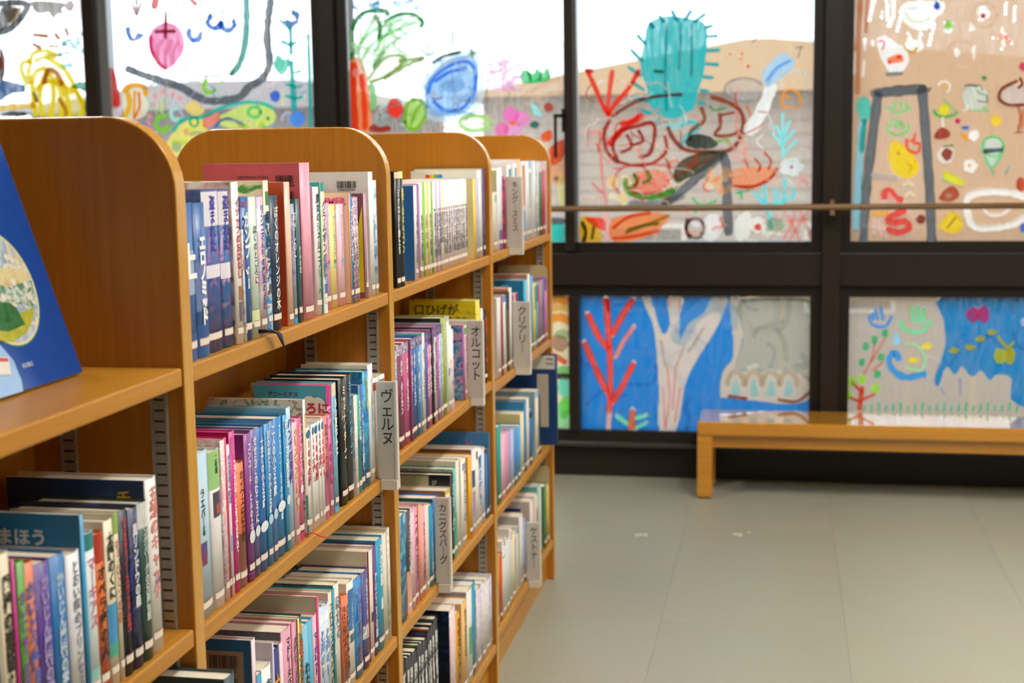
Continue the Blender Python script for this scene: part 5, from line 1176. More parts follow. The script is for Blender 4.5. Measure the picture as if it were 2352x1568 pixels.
motif('painted_blue_fish', 'B', R2, [('s', '#c8dcf4', 42, [(570, 600), (630, 490), (740, 400), (880, 370), (950, 430), (965, 580), (950, 700), (880, 790), (740, 820), (620, 800), (575, 700), (570, 600)], .8), ('f', '#8cbcf2', [(580, 600), (620, 520), (700, 440), (800, 390), (890, 390), (935, 440), (945, 560), (935, 660), (900, 740), (820, 790), (720, 800), (640, 790), (590, 720)])] + [('s', '#4a90ea', 22, p) for p in ([(600, 640), (630, 550), (720, 470), (850, 420), (920, 480), (925, 600), (890, 700)], [(640, 700), (720, 760), (830, 750), (890, 680)], [(650, 560), (740, 500), (860, 470)])] + [('f', '#b0d2f4', [(690, 580), (760, 540), (850, 560), (840, 620), (740, 640)]), ('s', '#e6f0fa', 14, [(640, 500), (740, 430), (880, 410)]), ('c', '#f0f4f8', 650, 640, 24, 20), ('c', '#f0f4f8', 768, 560, 30, 18), ('c', '#2a4a70', 768, 562, 9, 9), ('s', '#b04a70', 9, [(628, 675), (660, 685), (695, 668)]), ('s', '#1c4a3a', 20, [(632, 435), (700, 390), (820, 360)])])
motif('painted_green_tufts', 'B', R2, [('s', '#5a9a5c', 20, p, .8) for p in ([(560, 340), (600, 385), (640, 358)], [(605, 300), (600, 380)], [(772, 220), (770, 310)], [(900, 340), (905, 390)], [(880, 380), (930, 360)])])
motif('painted_pink_pompom', 'B', R2, [('c', '#ecc8e2', 1120, 490, 130, 150, .6)] + scrawl(11, 16, 1010, 1240, 370, 620, ['#e8b4d8', '#f0d4ea', '#d8a8cc'], 16, .7, 120))
motif('painted_green_crown', 'B', R2, [('f', '#2fb868', [(1245, 500), (1280, 480), (1320, 510), (1350, 470), (1380, 510), (1420, 470), (1440, 500), (1435, 555), (1340, 570), (1250, 570)]), ('s', '#1f9a50', 12, [(1290, 500), (1310, 555)]), ('s', '#1f9a50', 12, [(1380, 490), (1370, 550)])])
motif('painted_pink_flower', 'B', R2, [('c', '#f27ac4', 1168, 790, 55, 55), ('c', '#f28ccc', 1250, 822, 56, 50), ('c', '#f2a4d8', 1190, 895, 62, 60), ('c', '#ee7ab8', 1112, 892, 50, 50), ('c', '#f2a41c', 1182, 850, 24, 18)])
motif('painted_small_marks', 'B', R2, [('c', '#a84a3c', 1430, 740, 32, 32), ('f', '#9adfe0', [(1300, 695), (1340, 720), (1385, 795), (1330, 785)]), ('s', '#a8d87c', 26, ring(925, 850, 105, 52, 20, 350)), ('f', '#cfe8b4', [(830, 850), (900, 800), (1010, 820), (1020, 880), (900, 900)], .7), ('c', '#2a6a5c', 1335, 860, 34, 24), ('s', '#d8b090', 26, [(1270, 660), (1360, 600), (1500, 540)], .6), ('s', '#d8b8a0', 26, [(1280, 720), (1420, 650), (1530, 640)], .6), ('s', '#8a7a74', 16, [(1000, 560), (1010, 780)], .6), ('s', '#9a8a84', 12, [(1160, 640), (1165, 700)], .6)] + scrawl(21, 24, 580, 1520, 640, 1000, ['#c8b4a4', '#d8c8bc', '#a8c8c0', '#cfc4c8'], 14, .55) + scatter(22, 14, 60, 660, 0, 60, ['#2a8cc0', '#1f74b0', '#56b0c8'], 8, 30) + scatter(23, 16, 700, 1520, 0, 300, ['#c8dce0', '#9ab8bc', '#dfe6e8'], 5, 14, .7))
motif('painted_orange_corner', 'B', R2, [('f', '#e85a1c', [(1380, 930), (1450, 895), (1455, 960), (1400, 980)]), ('f', '#d8481c', [(1440, 1020), (1540, 960), (1540, 1080), (1470, 1140), (1440, 1110)]), ('f', '#f0a070', [(1450, 1130), (1540, 1080), (1542, 1250), (1460, 1260)], .8), ('f', '#f4e4a0', [(1490, 1200), (1540, 1210), (1542, 1430), (1510, 1430)]), ('f', '#5a646a', [(1440, 1495), (1545, 1505), (1545, 1540), (1440, 1540)]), ('f', '#28d0c4', [(1440, 1545), (1545, 1545), (1548, 1668), (1440, 1668)]), ('c', '#8a7a6a', 1485, 1230, 18, 16), ('f', '#f6d8b8', [(1340, 980), (1440, 990), (1440, 1180), (1380, 1200)], .7)])

# ---- fourth pane (C)
wash('painted_haze', 'C', '#e0d4c4', .30, .8, z1=1.70)
motif('painted_cactus', 'C', R3, [('f', '#20b4bc', [(-265, 280), (-235, 160), (-100, 110), (50, 130), (150, 160), (172, 260), (160, 400), (140, 520), (100, 640), (80, 740), (20, 780), (-60, 820), (-200, 770), (-250, 600), (-290, 450)])] + [('s', '#18a0a8', 22, p) for p in ([(160, 190), (205, 178)], [(170, 252), (236, 248)], [(170, 350), (250, 345)], [(160, 440), (242, 445)], [(145, 530), (206, 536)], [(125, 622), (172, 630)], [(110, 705), (150, 716)], [(15, 140), (58, 74)], [(80, 150), (152, 100)], [(-40, 140), (-72, 78)], [(-130, 150), (-160, 110)], [(-200, 190), (-225, 160)], [(-260, 300), (-310, 245)], [(-280, 420), (-355, 345)], [(-290, 520), (-370, 465)], [(-270, 620), (-340, 570)], [(-240, 700), (-320, 670)], [(-220, 780), (-300, 760)])] + [('s', '#7fe0dc', 18, p, .7) for p in ([(-150, 200), (-170, 480), (-150, 740)], [(-60, 180), (-75, 460), (-70, 740)], [(30, 190), (20, 450), (-10, 700)], [(105, 210), (95, 420), (70, 600)], [(-210, 260), (-225, 500), (-200, 700)])] + [('s', '#0f7f8c', 14, p, .7) for p in ([(-110, 170), (-120, 500), (-110, 760)], [(-10, 160), (-25, 480)], [(65, 170), (60, 520)])] + [('s', '#2a6a54', 18, [(-195, 490), (-135, 495)]), ('s', '#7fd4d8', 46, [(-180, 840), (-60, 870), (40, 820)], .7)])
motif('painted_brown_mouth', 'C', R2, [('s', '#7a4030', 20, [(1870, 800), (1960, 740), (2060, 690), (2190, 662), (2345, 652)])])
motif('painted_red_coral', 'C', R2, [('s', '#e03020', 28, [(1690, 480), (1740, 580), (1800, 720), (1840, 785)]), ('s', '#e24838', 28, [(1868, 490), (1850, 620), (1832, 780)]), ('s', '#e03020', 30, [(2050, 490), (1980, 610), (1900, 700), (1840, 790)]), ('c', '#c01c14', 1712, 490, 26, 20)])
motif('painted_maroon_loops', 'C', R2, [('s', '#962a1a', 24, [(1850, 830), (1812, 920), (1830, 1040), (1905, 1112), (1870, 1000), (1930, 900), (2040, 870), (2130, 845), (2162, 900), (2130, 1050), (2060, 1080)]), ('s', '#d82a20', 40, [(1850, 990), (1920, 910), (2000, 845), (2070, 800)]), ('s', '#e04034', 30, [(1930, 850), (2010, 830), (2060, 790)]), ('s', '#a8341f', 20, [(1900, 1110), (2020, 1140), (2150, 1120), (2240, 1040), (2230, 940)]), ('s', '#962a1a', 20, [(1970, 930), (2000, 1010), (1930, 1050)]), ('s', '#962a1a', 20, [(2050, 900), (2080, 970), (2000, 1000)]), ('s', '#e86a60', 16, [(1780, 900), (1790, 1100), (1810, 1300), (1830, 1400)], .7), ('s', '#d8483c', 14, [(1730, 1260), (1810, 1340)], .7), ('s', '#c8584a', 18, [(1870, 1270), (1930, 1160), (2100, 1130), (2300, 1150)], .8)] + scrawl(31, 22, 1700, 2340, 820, 1340, ['#e87a6c', '#c84a38', '#f0b0a4', '#a83c28'], 12, .7, 140))
motif('painted_brown_loops', 'C', R3, [('s', '#8a3a22', 26, [(205, 672), (300, 700), (390, 755), (420, 850), (380, 980), (300, 1042), (150, 1046), (20, 1030), (-60, 960), (-100, 880)]), ('s', '#8a4228', 22, [(255, 785), (260, 870), (222, 930), (330, 932), (390, 900)]), ('s', '#8a4228', 18, [(270, 792), (350, 776)]), ('s', '#8a4a2a', 24, [(130, 745), (150, 830), (60, 900), (50, 960)]), ('s', '#3f8a40', 12, [(190, 730), (220, 760), (290, 745)]), ('s', '#40b8c0', 20, [(0, 870), (60, 840), (120, 880), (20, 940), (0, 1000)])])
motif('painted_dark_body', 'C', R3, [('f', '#26352c', [(20, 960), (100, 920), (220, 960), (235, 1010), (120, 1025), (40, 1010)]), ('f', '#4a4a34', [(-60, 1180), (0, 1100), (150, 1045), (285, 1055), (190, 1150), (60, 1215), (-40, 1260)]), ('s', '#7fae5c', 20, [(230, 980), (300, 960), (330, 1000)]), ('s', '#b84a2c', 14, [(-100, 1240), (60, 1160), (200, 1080)], .8)] + scrawl(37, 12, -160, 280, 1060, 1320, ['#c8b880', '#e0563a', '#6a7a4c', '#f0e8d8'], 14, .8, 90))
motif('painted_grey_legs', 'C', R3, [('s', '#6d7076', 50, [(-120, 1400), (0, 1310), (100, 1225), (200, 1130), (275, 1060)]), ('s', '#63666c', 54, [(285, 1070), (310, 1200), (308, 1390), (316, 1600)])])
motif('painted_green_boat', 'C', R2, [('f', '#e8805c', [(2010, 1200), (2120, 1170), (2250, 1190), (2260, 1290), (2150, 1330), (2030, 1310)], .75), ('s', '#6a7074', 40, [(2000, 1402), (2180, 1402), (2350, 1350)], .85), ('s', '#3a8c24', 38, [(1962, 1240), (1972, 1310), (2060, 1350), (2180, 1352), (2285, 1312)]), ('s', '#3a8c24', 22, [(2020, 1200), (2040, 1260), (1990, 1290)]), ('s', '#4a9c34', 20, [(2110, 1180), (2130, 1230), (2080, 1260)])] + scrawl(41, 12, 1880, 2340, 1160, 1420, ['#f4ece4', '#e05a44', '#f0c8b8', '#d8342c'], 12, .85, 90) + scatter(42, 8, 1860, 1990, 1200, 1400, ['#f4dca8', '#f2d0a0', '#f6e8c4'], 20, 50, .7))
motif('painted_orange_crab', 'C', R3, [('f', '#e2946a', [(330, 1180), (450, 1150), (640, 1160), (600, 1240), (480, 1290), (360, 1280)]), ('s', '#c0401a', 20, [(350, 1280), (480, 1286), (600, 1232), (650, 1160)]), ('s', '#b8482a', 14, [(430, 1095), (452, 1150)]), ('s', '#b8482a', 14, [(495, 1090), (535, 1140), (520, 1180)]), ('s', '#b8482a', 14, [(565, 1052), (610, 1110), (590, 1165)])] + scatter(44, 12, 180, 340, 1180, 1320, ['#eec098', '#e8b488', '#f2d4b8'], 18, 40, .8))
motif('painted_grey_pot', 'C', R3, [('c', '#bcb6b6', 425, 620, 130, 78, .65), ('s', '#8a8688', 14, ring(425, 620, 135, 80, 60, 330), .8), ('s', '#9a9698', 12, [(330, 600), (340, 690)], .6), ('s', '#c8642c', 10, [(440, 730), (470, 800)])])
motif('painted_brush', 'C', R3, [('s', '#e6ecf6', 76, [(610, 600), (565, 720), (500, 850), (455, 895)]), ('f', '#a8cdf2', [(555, 490), (680, 370), (770, 410), (740, 490), (590, 600), (555, 560)]), ('s', '#84b4ec', 20, [(580, 560), (650, 470), (740, 420)]), ('s', '#c0562c', 8, [(430, 920), (520, 880), (560, 840)]), ('s', '#c0562c', 8, [(520, 770), (600, 775)])])
motif('painted_yellow_house', 'C', R3, [('s', '#e8952a', 14, [(692, 738), (690, 650), (740, 618), (800, 650), (812, 722)]), ('s', '#e8952a', 12, [(692, 738), (800, 742)]), ('s', '#e8952a', 12, [(705, 660), (740, 672)]), ('s', '#dcd4d2', 24, ring(770, 565, 95, 75, 150, 400), .7)])
motif('painted_cyan_twig', 'C', R3, [('s', '#86dfe6', 18, p) for p in ([(690, 780), (692, 1080)], [(642, 870), (690, 955)], [(738, 832), (700, 925)], [(622, 922), (688, 1005)], [(768, 902), (700, 975)], [(788, 962), (702, 1055)])])
motif('painted_pink_coral', 'C', R3, [('s', '#ee9a94', 12, p, .8) for p in ([(420, 960), (432, 1130)], [(350, 1010), (422, 1062)], [(470, 1000), (430, 1062)], [(345, 1080), (425, 1110)], [(480, 1060), (432, 1105)])])
motif('painted_flower', 'C', R3, [('c', '#dce6f0', 750 + 46 * math.cos(a), 1150 + 36 * math.sin(a), 42, 30, .9) for a in (0, 1.26, 2.5, 3.8, 5.0)] + [('c', '#d02a80', 750, 1150, 14, 12)] + [('s', '#f0b0b0', 12, p, .8) for p in ([(800, 1290), (835, 1200), (860, 1290)], [(790, 1240), (870, 1240)], [(800, 1220), (865, 1280)])])
motif('painted_sky_marks', 'C', R3, [('s', '#4a5a50', 10, p, .7) for p in ([(325, 270), (330, 235), (375, 230)], [(392, 170), (395, 215)], [(420, 215), (425, 170), (455, 170), (462, 235)], [(480, 295), (512, 265)], [(610, 210), (640, 230)], [(780, 330), (830, 325)], [(815, 330), (795, 400)])] + scatter(46, 10, 300, 560, 330, 460, ['#d8583c', '#f0d4b0'], 6, 14))
motif('painted_cyan_cactus', 'C', R3, [('s', '#5fdbe6', 26, p, .9) for p in ([(560, 1280), (575, 1400), (640, 1425), (640, 1300)], [(700, 1230), (692, 1380), (622, 1410)], [(752, 1290), (762, 1350), (690, 1382)], [(580, 1420), (610, 1560)], [(500, 1330), (560, 1400)])] + [('s', '#3fb86a', 13, p) for p in ([(70, 1362), (130, 1412), (235, 1380)], [(80, 1420), (90, 1460)], [(370, 1330), (460, 1310)], [(400, 1320), (410, 1370)])])
motif('painted_low_shapes', 'C', R4, [('f', '#d8a818', [(276, 205), (330, 205), (372, 260), (368, 316), (278, 318)]), ('s', '#4a3a10', 16, [(285, 225), (300, 270), (290, 315)]), ('s', '#7a5a14', 14, [(340, 240), (330, 300)]), ('f', '#e8482c', [(300, 205), (385, 205), (392, 262), (350, 250)]), ('s', '#f0b4b0', 26, [(395, 190), (400, 310)]), ('f', '#e88a54', [(420, 210), (560, 180), (690, 190), (650, 250), (560, 300), (430, 315)])] + [('s', c, 14, p) for c, p in (('#d8602c', [(430, 250), (500, 200), (600, 180)]), ('#a89a2c', [(500, 255), (600, 230), (690, 190)]), ('#8a8a24', [(490, 270), (570, 240), (640, 230)]), ('#e0642c', [(430, 300), (520, 290), (640, 265)]), ('#5a3a2a', ring(812, 252, 42, 44)), ('#5a3a2a', [(790, 300), (770, 260), (775, 210)]), ('#c84a34', [(930, 200), (940, 240)]))] + [('c', '#e4dcec', 815, 225, 26, 20), ('f', '#eeeaf0', [(860, 200), (930, 190), (945, 250), (900, 310), (850, 290)]), ('f', '#f2efe6', [(1000, 210), (1060, 175), (1080, 230), (1050, 300), (1000, 300)]), ('c', '#f2efe6', 1105, 235, 44, 36), ('c', '#e0483c', 1105, 245, 18, 16), ('c', '#8fa890', 1185, 235, 46, 30), ('s', '#dfe6dc', 14, [(1130, 275), (1230, 275)])] + [('s', '#f09a96', 12, p, .85) for p in ([(1225, 170), (1270, 240), (1300, 310)], [(1275, 170), (1260, 240), (1225, 300)], [(1340, 170), (1300, 230), (1250, 310)], [(1300, 170), (1330, 240), (1355, 300)], [(1230, 220), (1340, 210)])] + scrawl(51, 14, 380, 1350, 175, 310, ['#f4ece0', '#f0c0b8', '#e8a898'], 10, .8, 50))

motif('painted_scribbles', 'C', R3, scrawl(91, 26, -700, 380, 560, 1370, ['#f0d0c8', '#e88a78', '#f4ece6', '#b8583c', '#e8b0a8'], 10, .9, 130) + scrawl(92, 16, 330, 860, 560, 1370, ['#f0e4dc', '#e8c0b0', '#cfdce4', '#d8b8a0'], 10, .9, 90))
motif('painted_scribbles', 'A2', R1, scrawl(93, 30, 860, 2120, 560, 1000, ['#cfc8e0', '#e8d8e4', '#8fb4d8', '#a8d4c8', '#e8e0a8'], 13, .9, 70))
motif('painted_scribbles', 'B', R2, scrawl(94, 22, 80, 560, 120, 520, ['#bfe0b4', '#8ecf8a', '#d8ecd0'], 12, .9, 150) + scrawl(95, 14, 600, 930, 420, 780, ['#a8ccf4', '#3f88e0', '#cfe2f8'], 12, .9, 140))
# ---- fifth pane (D)
wash('painted_beige_wash', 'D', '#cfae90', .97, .06)
motif('painted_drips', 'D', R3, [('s', '#d08a5c', 30, [(1225, 0), (1208, 300), (1205, 640)], .8), ('s', '#cf8f64', 22, [(1272, 0), (1262, 220)], .8)] + [('s', '#f6f2ee', w, p, .9) for w, p in ((30, [(1312, 20), (1290, 120)]), (26, [(1405, 0), (1412, 120)]), (30, [(1450, 0), (1452, 100), (1430, 160)]), (18, [(1255, 280), (1258, 345)]), (18, [(1190, 360), (1185, 500)]), (22, [(1500, 130), (1480, 200)]), (20, [(1730, 180), (1700, 300)]), (18, [(1640, 240), (1620, 330)]), (18, [(1250, 420), (1245, 520)]), (16, [(2230, 30), (2225, 90)]), (20, [(2290, 60), (2285, 130)]), (16, [(1375, 90), (1373, 110)]))])
motif('painted_white_cloud', 'D', R3, [('f', '#f6f4f0', [(1500, 60), (1560, 10), (1790, 10), (1785, 80), (1740, 130), (1720, 185), (1650, 205), (1560, 180), (1500, 100)]), ('s', '#cfd8a0', 8, [(1530, 80), (1570, 140), (1660, 150), (1700, 120)]), ('s', '#c8c8b8', 7, [(1530, 60), (1620, 55)]), ('c', '#1f4fc0', 1752, 42, 24, 26), ('s', '#1f4fc0', 8, [(1745, 0), (1750, 30)])])
motif('painted_bearded_face', 'D', R3, [('f', '#f6f3f0', [(1340, 270), (1400, 250), (1460, 300), (1540, 340), (1555, 430), (1500, 500), (1430, 500), (1380, 430), (1350, 350)]), ('c', '#f6f3f0', 1312, 300, 16, 22), ('f', '#e88a60', [(1410, 400), (1500, 370), (1520, 420), (1430, 440)]), ('c', '#d84a1c', 1490, 395, 16, 14), ('c', '#d84a1c', 1425, 430, 14, 12), ('s', '#e07a84', 12, [(1375, 340), (1390, 300), (1370, 280), (1350, 290)]), ('s', '#7a7e84', 20, [(1405, 512), (1510, 506)])])
motif('painted_moon', 'D', R3, [('f', '#f6f2ea', [(1560, 240), (1600, 280), (1660, 300), (1640, 350), (1580, 355), (1540, 320)]), ('s', '#c89a1c', 16, [(1547, 240), (1520, 290), (1540, 340), (1588, 360), (1610, 330)])])
motif('painted_rings', 'D', R3, [('s', '#e6dace', 20, ring(2080, 100, 82, 86), .8), ('f', '#f2ece6', [(2040, 60), (2085, 50), (2120, 90), (2080, 130), (2040, 140)]), ('c', '#b0184a', 2070, 110, 20, 18), ('s', '#e6dace', 20, ring(1920, 370, 98, 92, 180, 470), .8), ('f', '#f2ece6', [(1890, 335), (1912, 370), (1890, 395), (1868, 372)]), ('s', '#f2ece6', 18, [(2010, 330), (2005, 390)]), ('s', '#e0a488', 18, [(2150, 260), (2210, 250), (2260, 290)]), ('s', '#f2e8e0', 14, [(2200, 200), (2215, 260), (2200, 335)]), ('s', '#e8927c', 12, [(2225, 240), (2225, 310)]), ('f', '#6abf2a', [(1805, 150), (1855, 150), (1862, 195), (1815, 200)]), ('c', '#e8c020', 1835, 175, 12, 12), ('c', '#f4f0e8', 1825, 208, 28, 14), ('f', '#f4f0e8', [(1975, 160), (2005, 185), (2000, 215), (1975, 205)])])
motif('painted_ladder', 'D', R3, [('f', '#e4dcd6', [(1385, 680), (1640, 660), (1690, 1540), (1290, 1560)], .55), ('s', '#62686f', 56, [(1345, 650), (1300, 1000), (1265, 1300), (1245, 1660)]), ('s', '#62686f', 56, [(1648, 610), (1672, 900), (1700, 1300), (1715, 1660)]), ('s', '#5f656c', 62, [(1345, 640), (1500, 625), (1655, 612)])])
motif('painted_green_steam', 'D', R3, [('s', '#7ed48c', 14, p) for p in ([(1398, 735), (1480, 778), (1572, 748)], [(1462, 700), (1455, 752)], [(1500, 702), (1506, 755)], [(1535, 700), (1545, 745)], [(1400, 870), (1450, 930), (1540, 912), (1560, 855)], [(1432, 820), (1430, 880)], [(1465, 815), (1470, 880)], [(1500, 880), (1490, 840), (1520, 860), (1515, 895)])])
motif('painted_yellow_bird', 'D', R3, [('f', '#e6cd12', [(1425, 990), (1480, 975), (1540, 1020), (1600, 1080), (1630, 1160), (1580, 1220), (1480, 1215), (1420, 1120)]), ('s', '#d8bc10', 10, [(1550, 1130), (1580, 1150), (1560, 1180)]), ('c', '#c8a84c', 1487, 1058, 10, 10), ('s', '#e0633a', 18, [(1540, 960), (1552, 1030), (1620, 1050), (1630, 990), (1590, 985), (1602, 920)]), ('s', '#e0633a', 12, [(1545, 975), (1600, 965)])])
motif('painted_toothbrush', 'D', R3, [('s', '#8ac8dc', 48, [(1237, 850), (1218, 1100), (1202, 1400), (1196, 1560)]), ('f', '#56c2b4', [(1195, 720), (1240, 665), (1290, 700), (1292, 790), (1250, 855), (1212, 800)]), ('s', '#3fb0a8', 30, [(1255, 830), (1240, 940), (1235, 1040)])])
motif('painted_plate', 'D', R3, [('s', '#4cae4c', 16, [(1730, 762), (1760, 798), (1840, 800), (1885, 780)]), ('f', '#d8d020', [(1770, 730), (1830, 715), (1832, 770), (1800, 800), (1765, 770)]), ('s', '#7fd08c', 10, [(1800, 680), (1830, 720), (1880, 760)]), ('s', '#efe6dc', 14, [(1790, 810), (1792, 880)]), ('s', '#f0e8e0', 14, ring(1800, 600, 40, 40, 200, 420)), ('c', '#e8b43c', 1800, 595, 12, 12)])
motif('painted_yarn_ball', 'D', R3, [('c', '#cfd8cc', 2010, 670, 92, 88, .8)] + scrawl(61, 9, 1925, 2095, 590, 760, ['#7fd89a', '#a8dcb0', '#e6ece6', '#8a948e'], 12, .85, 130) + [('s', '#8a8c90', 18, [(1960, 585), (2025, 592)])])
motif('painted_dots', 'D', R3, [('c', '#1f8a54', 2076, 540, 17, 17), ('c', '#c01f4a', 1892, 835, 18, 20), ('s', '#2a58d0', 22, [(1932, 880), (1960, 880)]), ('s', '#f0a020', 26, [(1922, 930), (1965, 960)]), ('c', '#f6f2ee', 2005, 930, 42, 38), ('c', '#f2c81c', 2155, 830, 38, 40), ('c', '#c01f54', 2340, 460, 26, 28), ('c', '#b5421c', 2325, 1270, 32, 50), ('s', '#c8ccd4', 10, [(1500, 1300), (1560, 1300)])])
motif('painted_brown_leaves', 'D', R3, [('f', '#9a3418', [(1730, 945), (1750, 900), (1790, 875), (1838, 910), (1822, 950), (1755, 958)]), ('c', '#e6ded4', 1812, 1065, 60, 60, .8), ('f', '#8a3418', [(1778, 1060), (1810, 1020), (1855, 1040), (1845, 1090), (1810, 1108)]), ('s', '#3f7a34', 9, [(1795, 1010), (1860, 1000)]), ('f', '#a8431c', [(1760, 1372), (1800, 1310), (1860, 1280), (1905, 1340), (1850, 1385)]), ('c', '#d0c0b0', 1830, 1345, 24, 18), ('c', '#8a3418', 1640, 1508, 34, 30)])
motif('painted_lantern', 'D', R3, [('s', '#58d08a', 16, ring(2135, 1010, 72, 66)), ('f', '#cfdcd0', [(2085, 960), (2180, 955), (2190, 1060), (2130, 1150), (2085, 1070)], .7), ('s', '#4a5560', 28, [(2078, 1042), (2195, 1032)]), ('s', '#58d08a', 14, [(2080, 1085), (2130, 1150), (2192, 1065)]), ('s', '#7ab89a', 14, [(2125, 1160), (2140, 1200)]), ('s', '#8ab8a8', 14, [(2225, 1190), (2245, 1150)])])
motif('painted_white_flower', 'D', R3, [('c', '#f4f0ea', 1978 + 26 * math.cos(a), 1140 + 26 * math.sin(a), 26, 26) for a in (0, 1.26, 2.5, 3.8, 5.0)] + [('c', '#f0a41c', 1972, 1138, 12, 14)])
motif('painted_yellow_bar', 'D', R3, [('f', '#d2d622', [(1800, 1178), (1860, 1200), (1930, 1240), (1932, 1278), (1810, 1240)]), ('s', '#9ad07c', 9, [(1785, 1225), (1830, 1250)])])
motif('painted_brown_animal', 'D', R3, [('f', '#e2ccc4', [(2190, 640), (2260, 590), (2352, 570), (2352, 720), (2240, 715)], .7), ('s', '#7a2e18', 18, [(2320, 540), (2335, 580), (2310, 605)]), ('s', '#7a2e18', 18, [(2300, 560), (2200, 610), (2178, 680), (2240, 722), (2352, 722)]), ('s', '#b8602c', 14, [(2310, 740), (2325, 800), (2310, 900)]), ('s', '#c8763a', 14, [(2345, 760), (2335, 880)]), ('s', '#b8602c', 10, [(2290, 915), (2340, 910)])])
motif('painted_white_tub', 'D', R4, [('s', '#f2f2f2', 32, [(2085, 175), (2085, 110), (2140, 85), (2220, 80), (2300, 88), (2352, 105)]), ('s', '#f2f2f2', 30, [(2080, 130), (2090, 200), (2120, 245), (2200, 250), (2290, 235), (2352, 200)]), ('s', '#f2f2f2', 14, [(2155, 145), (2180, 185), (2240, 188), (2290, 155)]), ('s', '#cfc8c0', 8, [(2160, 140), (2270, 135)]), ('c', '#2f62d0', 2344, 250, 14, 22)])
motif('painted_red_worm', 'D', R4, [('s', '#e24a44', 26, [(1695, 110), (1700, 80), (1722, 78), (1745, 105), (1775, 120)]), ('s', '#f2c8c8', 10, [(1715, 85), (1745, 120)]), ('s', '#e24a44', 26, [(1790, 170), (1715, 205), (1730, 228), (1790, 220), (1812, 248), (1765, 272), (1712, 258)]), ('s', '#f2b030', 18, [(1640, 185), (1710, 180)]), ('s', '#f2c8c8', 14, [(1648, 215), (1650, 240)]), ('s', '#f2c8c8', 14, [(1672, 215), (1674, 240)]), ('s', '#f2c8c8', 14, [(1648, 258), (1650, 280)]), ('s', '#f2c8c8', 14, [(1672, 258), (1690, 290)]), ('s', '#c4ccd8', 22, [(1640, 5), (1760, 15)], .8)])
motif('painted_yellow_drop', 'D', R4, [('f', '#e6c81a', [(1948, 235), (2010, 170), (2062, 220), (2040, 272), (1970, 265)]), ('s', '#b89a10', 9, [(1990, 250), (2030, 200)]), ('s', '#efe6c8', 12, [(1790, 50), (1808, 35), (1826, 50)]), ('s', '#efe6c8', 12, [(1795, 100), (1812, 85), (1835, 95)])])

# ---- low panes
wash('painted_cream_wash', 'Bl', '#eadfb0', .9, .3)
motif('painted_orange_clouds', 'Bl', R4, [('s', '#f29a24', 34, [(100, 600), (160, 585), (225, 600)]), ('s', '#f6b450', 26, [(100, 640), (170, 625), (228, 640)]), ('s', '#f09020', 34, [(100, 690), (170, 670), (228, 690)]), ('s', '#f6d8a0', 20, [(100, 570), (190, 565)]), ('c', '#a8764c', 175, 790, 40, 40, .8), ('c', '#9ab06c', 190, 750, 40, 22, .8), ('s', '#d8643c', 26, [(150, 850), (200, 880)]), ('c', '#7fc06c', 200, 920, 36, 22), ('s', '#3a3028', 22, [(100, 945), (228, 948)]), ('c', '#6fd8b8', 195, 1000, 28, 50), ('f', '#6ad84c', [(165, 1080), (215, 1040), (228, 1100), (190, 1150)]), ('f', '#a0e0a0', [(140, 1120), (228, 1110), (228, 1185), (140, 1185)])])
wash('painted_blue_wash', 'Cl', '#0f7fd0', .98, .08)
motif('painted_blue_swirls', 'Cl', R4, scrawl(71, 20, 275, 960, 580, 1190, ['#7ab8ea', '#1f74c4', '#8cc4ee'], 20, .3, 160) + [('s', '#7ac4ee', 70, [(735, 770), (800, 665), (900, 605), (965, 640), (975, 700)], .8)])
motif('painted_red_coral', 'Cl', R4, [('s', '#e8483c', 27, p) for p in ([(392, 590), (406, 760), (412, 950), (408, 1110)], [(515, 592), (470, 660), (425, 745)], [(310, 662), (358, 760), (400, 812)], [(295, 795), (340, 900), (392, 1012)], [(518, 892), (470, 990), (425, 1062)])] + [('s', '#e88a84', 20, [(520, 718), (470, 790), (440, 850)]), ('s', '#e0b0a8', 24, [(408, 1110), (404, 1195)]), ('s', '#c8382c', 16, [(400, 590), (405, 640)])])
motif('painted_pale_coral', 'Cl', R4, [('f', '#cfc4bc', [(620, 740), (640, 1000), (642, 1196), (722, 1196), (760, 1000), (800, 900), (900, 740), (942, 650), (962, 580), (890, 580), (850, 650), (780, 700), (738, 775), (740, 650), (752, 578), (682, 576), (692, 700), (655, 745), (600, 578), (562, 578), (590, 650)])] + [('s', '#e8a0a4', 9, p, .8) for p in ([(690, 580), (686, 620)], [(740, 590), (735, 640)], [(680, 900), (690, 1050), (670, 1190)], [(720, 900), (705, 1100)], [(660, 1000), (670, 1180)], [(740, 1000), (715, 1160)], [(925, 575), (935, 590)])] + [('s', '#b8aca4', 10, p, .6) for p in ([(650, 780), (670, 900)], [(760, 800), (720, 900)], [(850, 720), (780, 830)])])
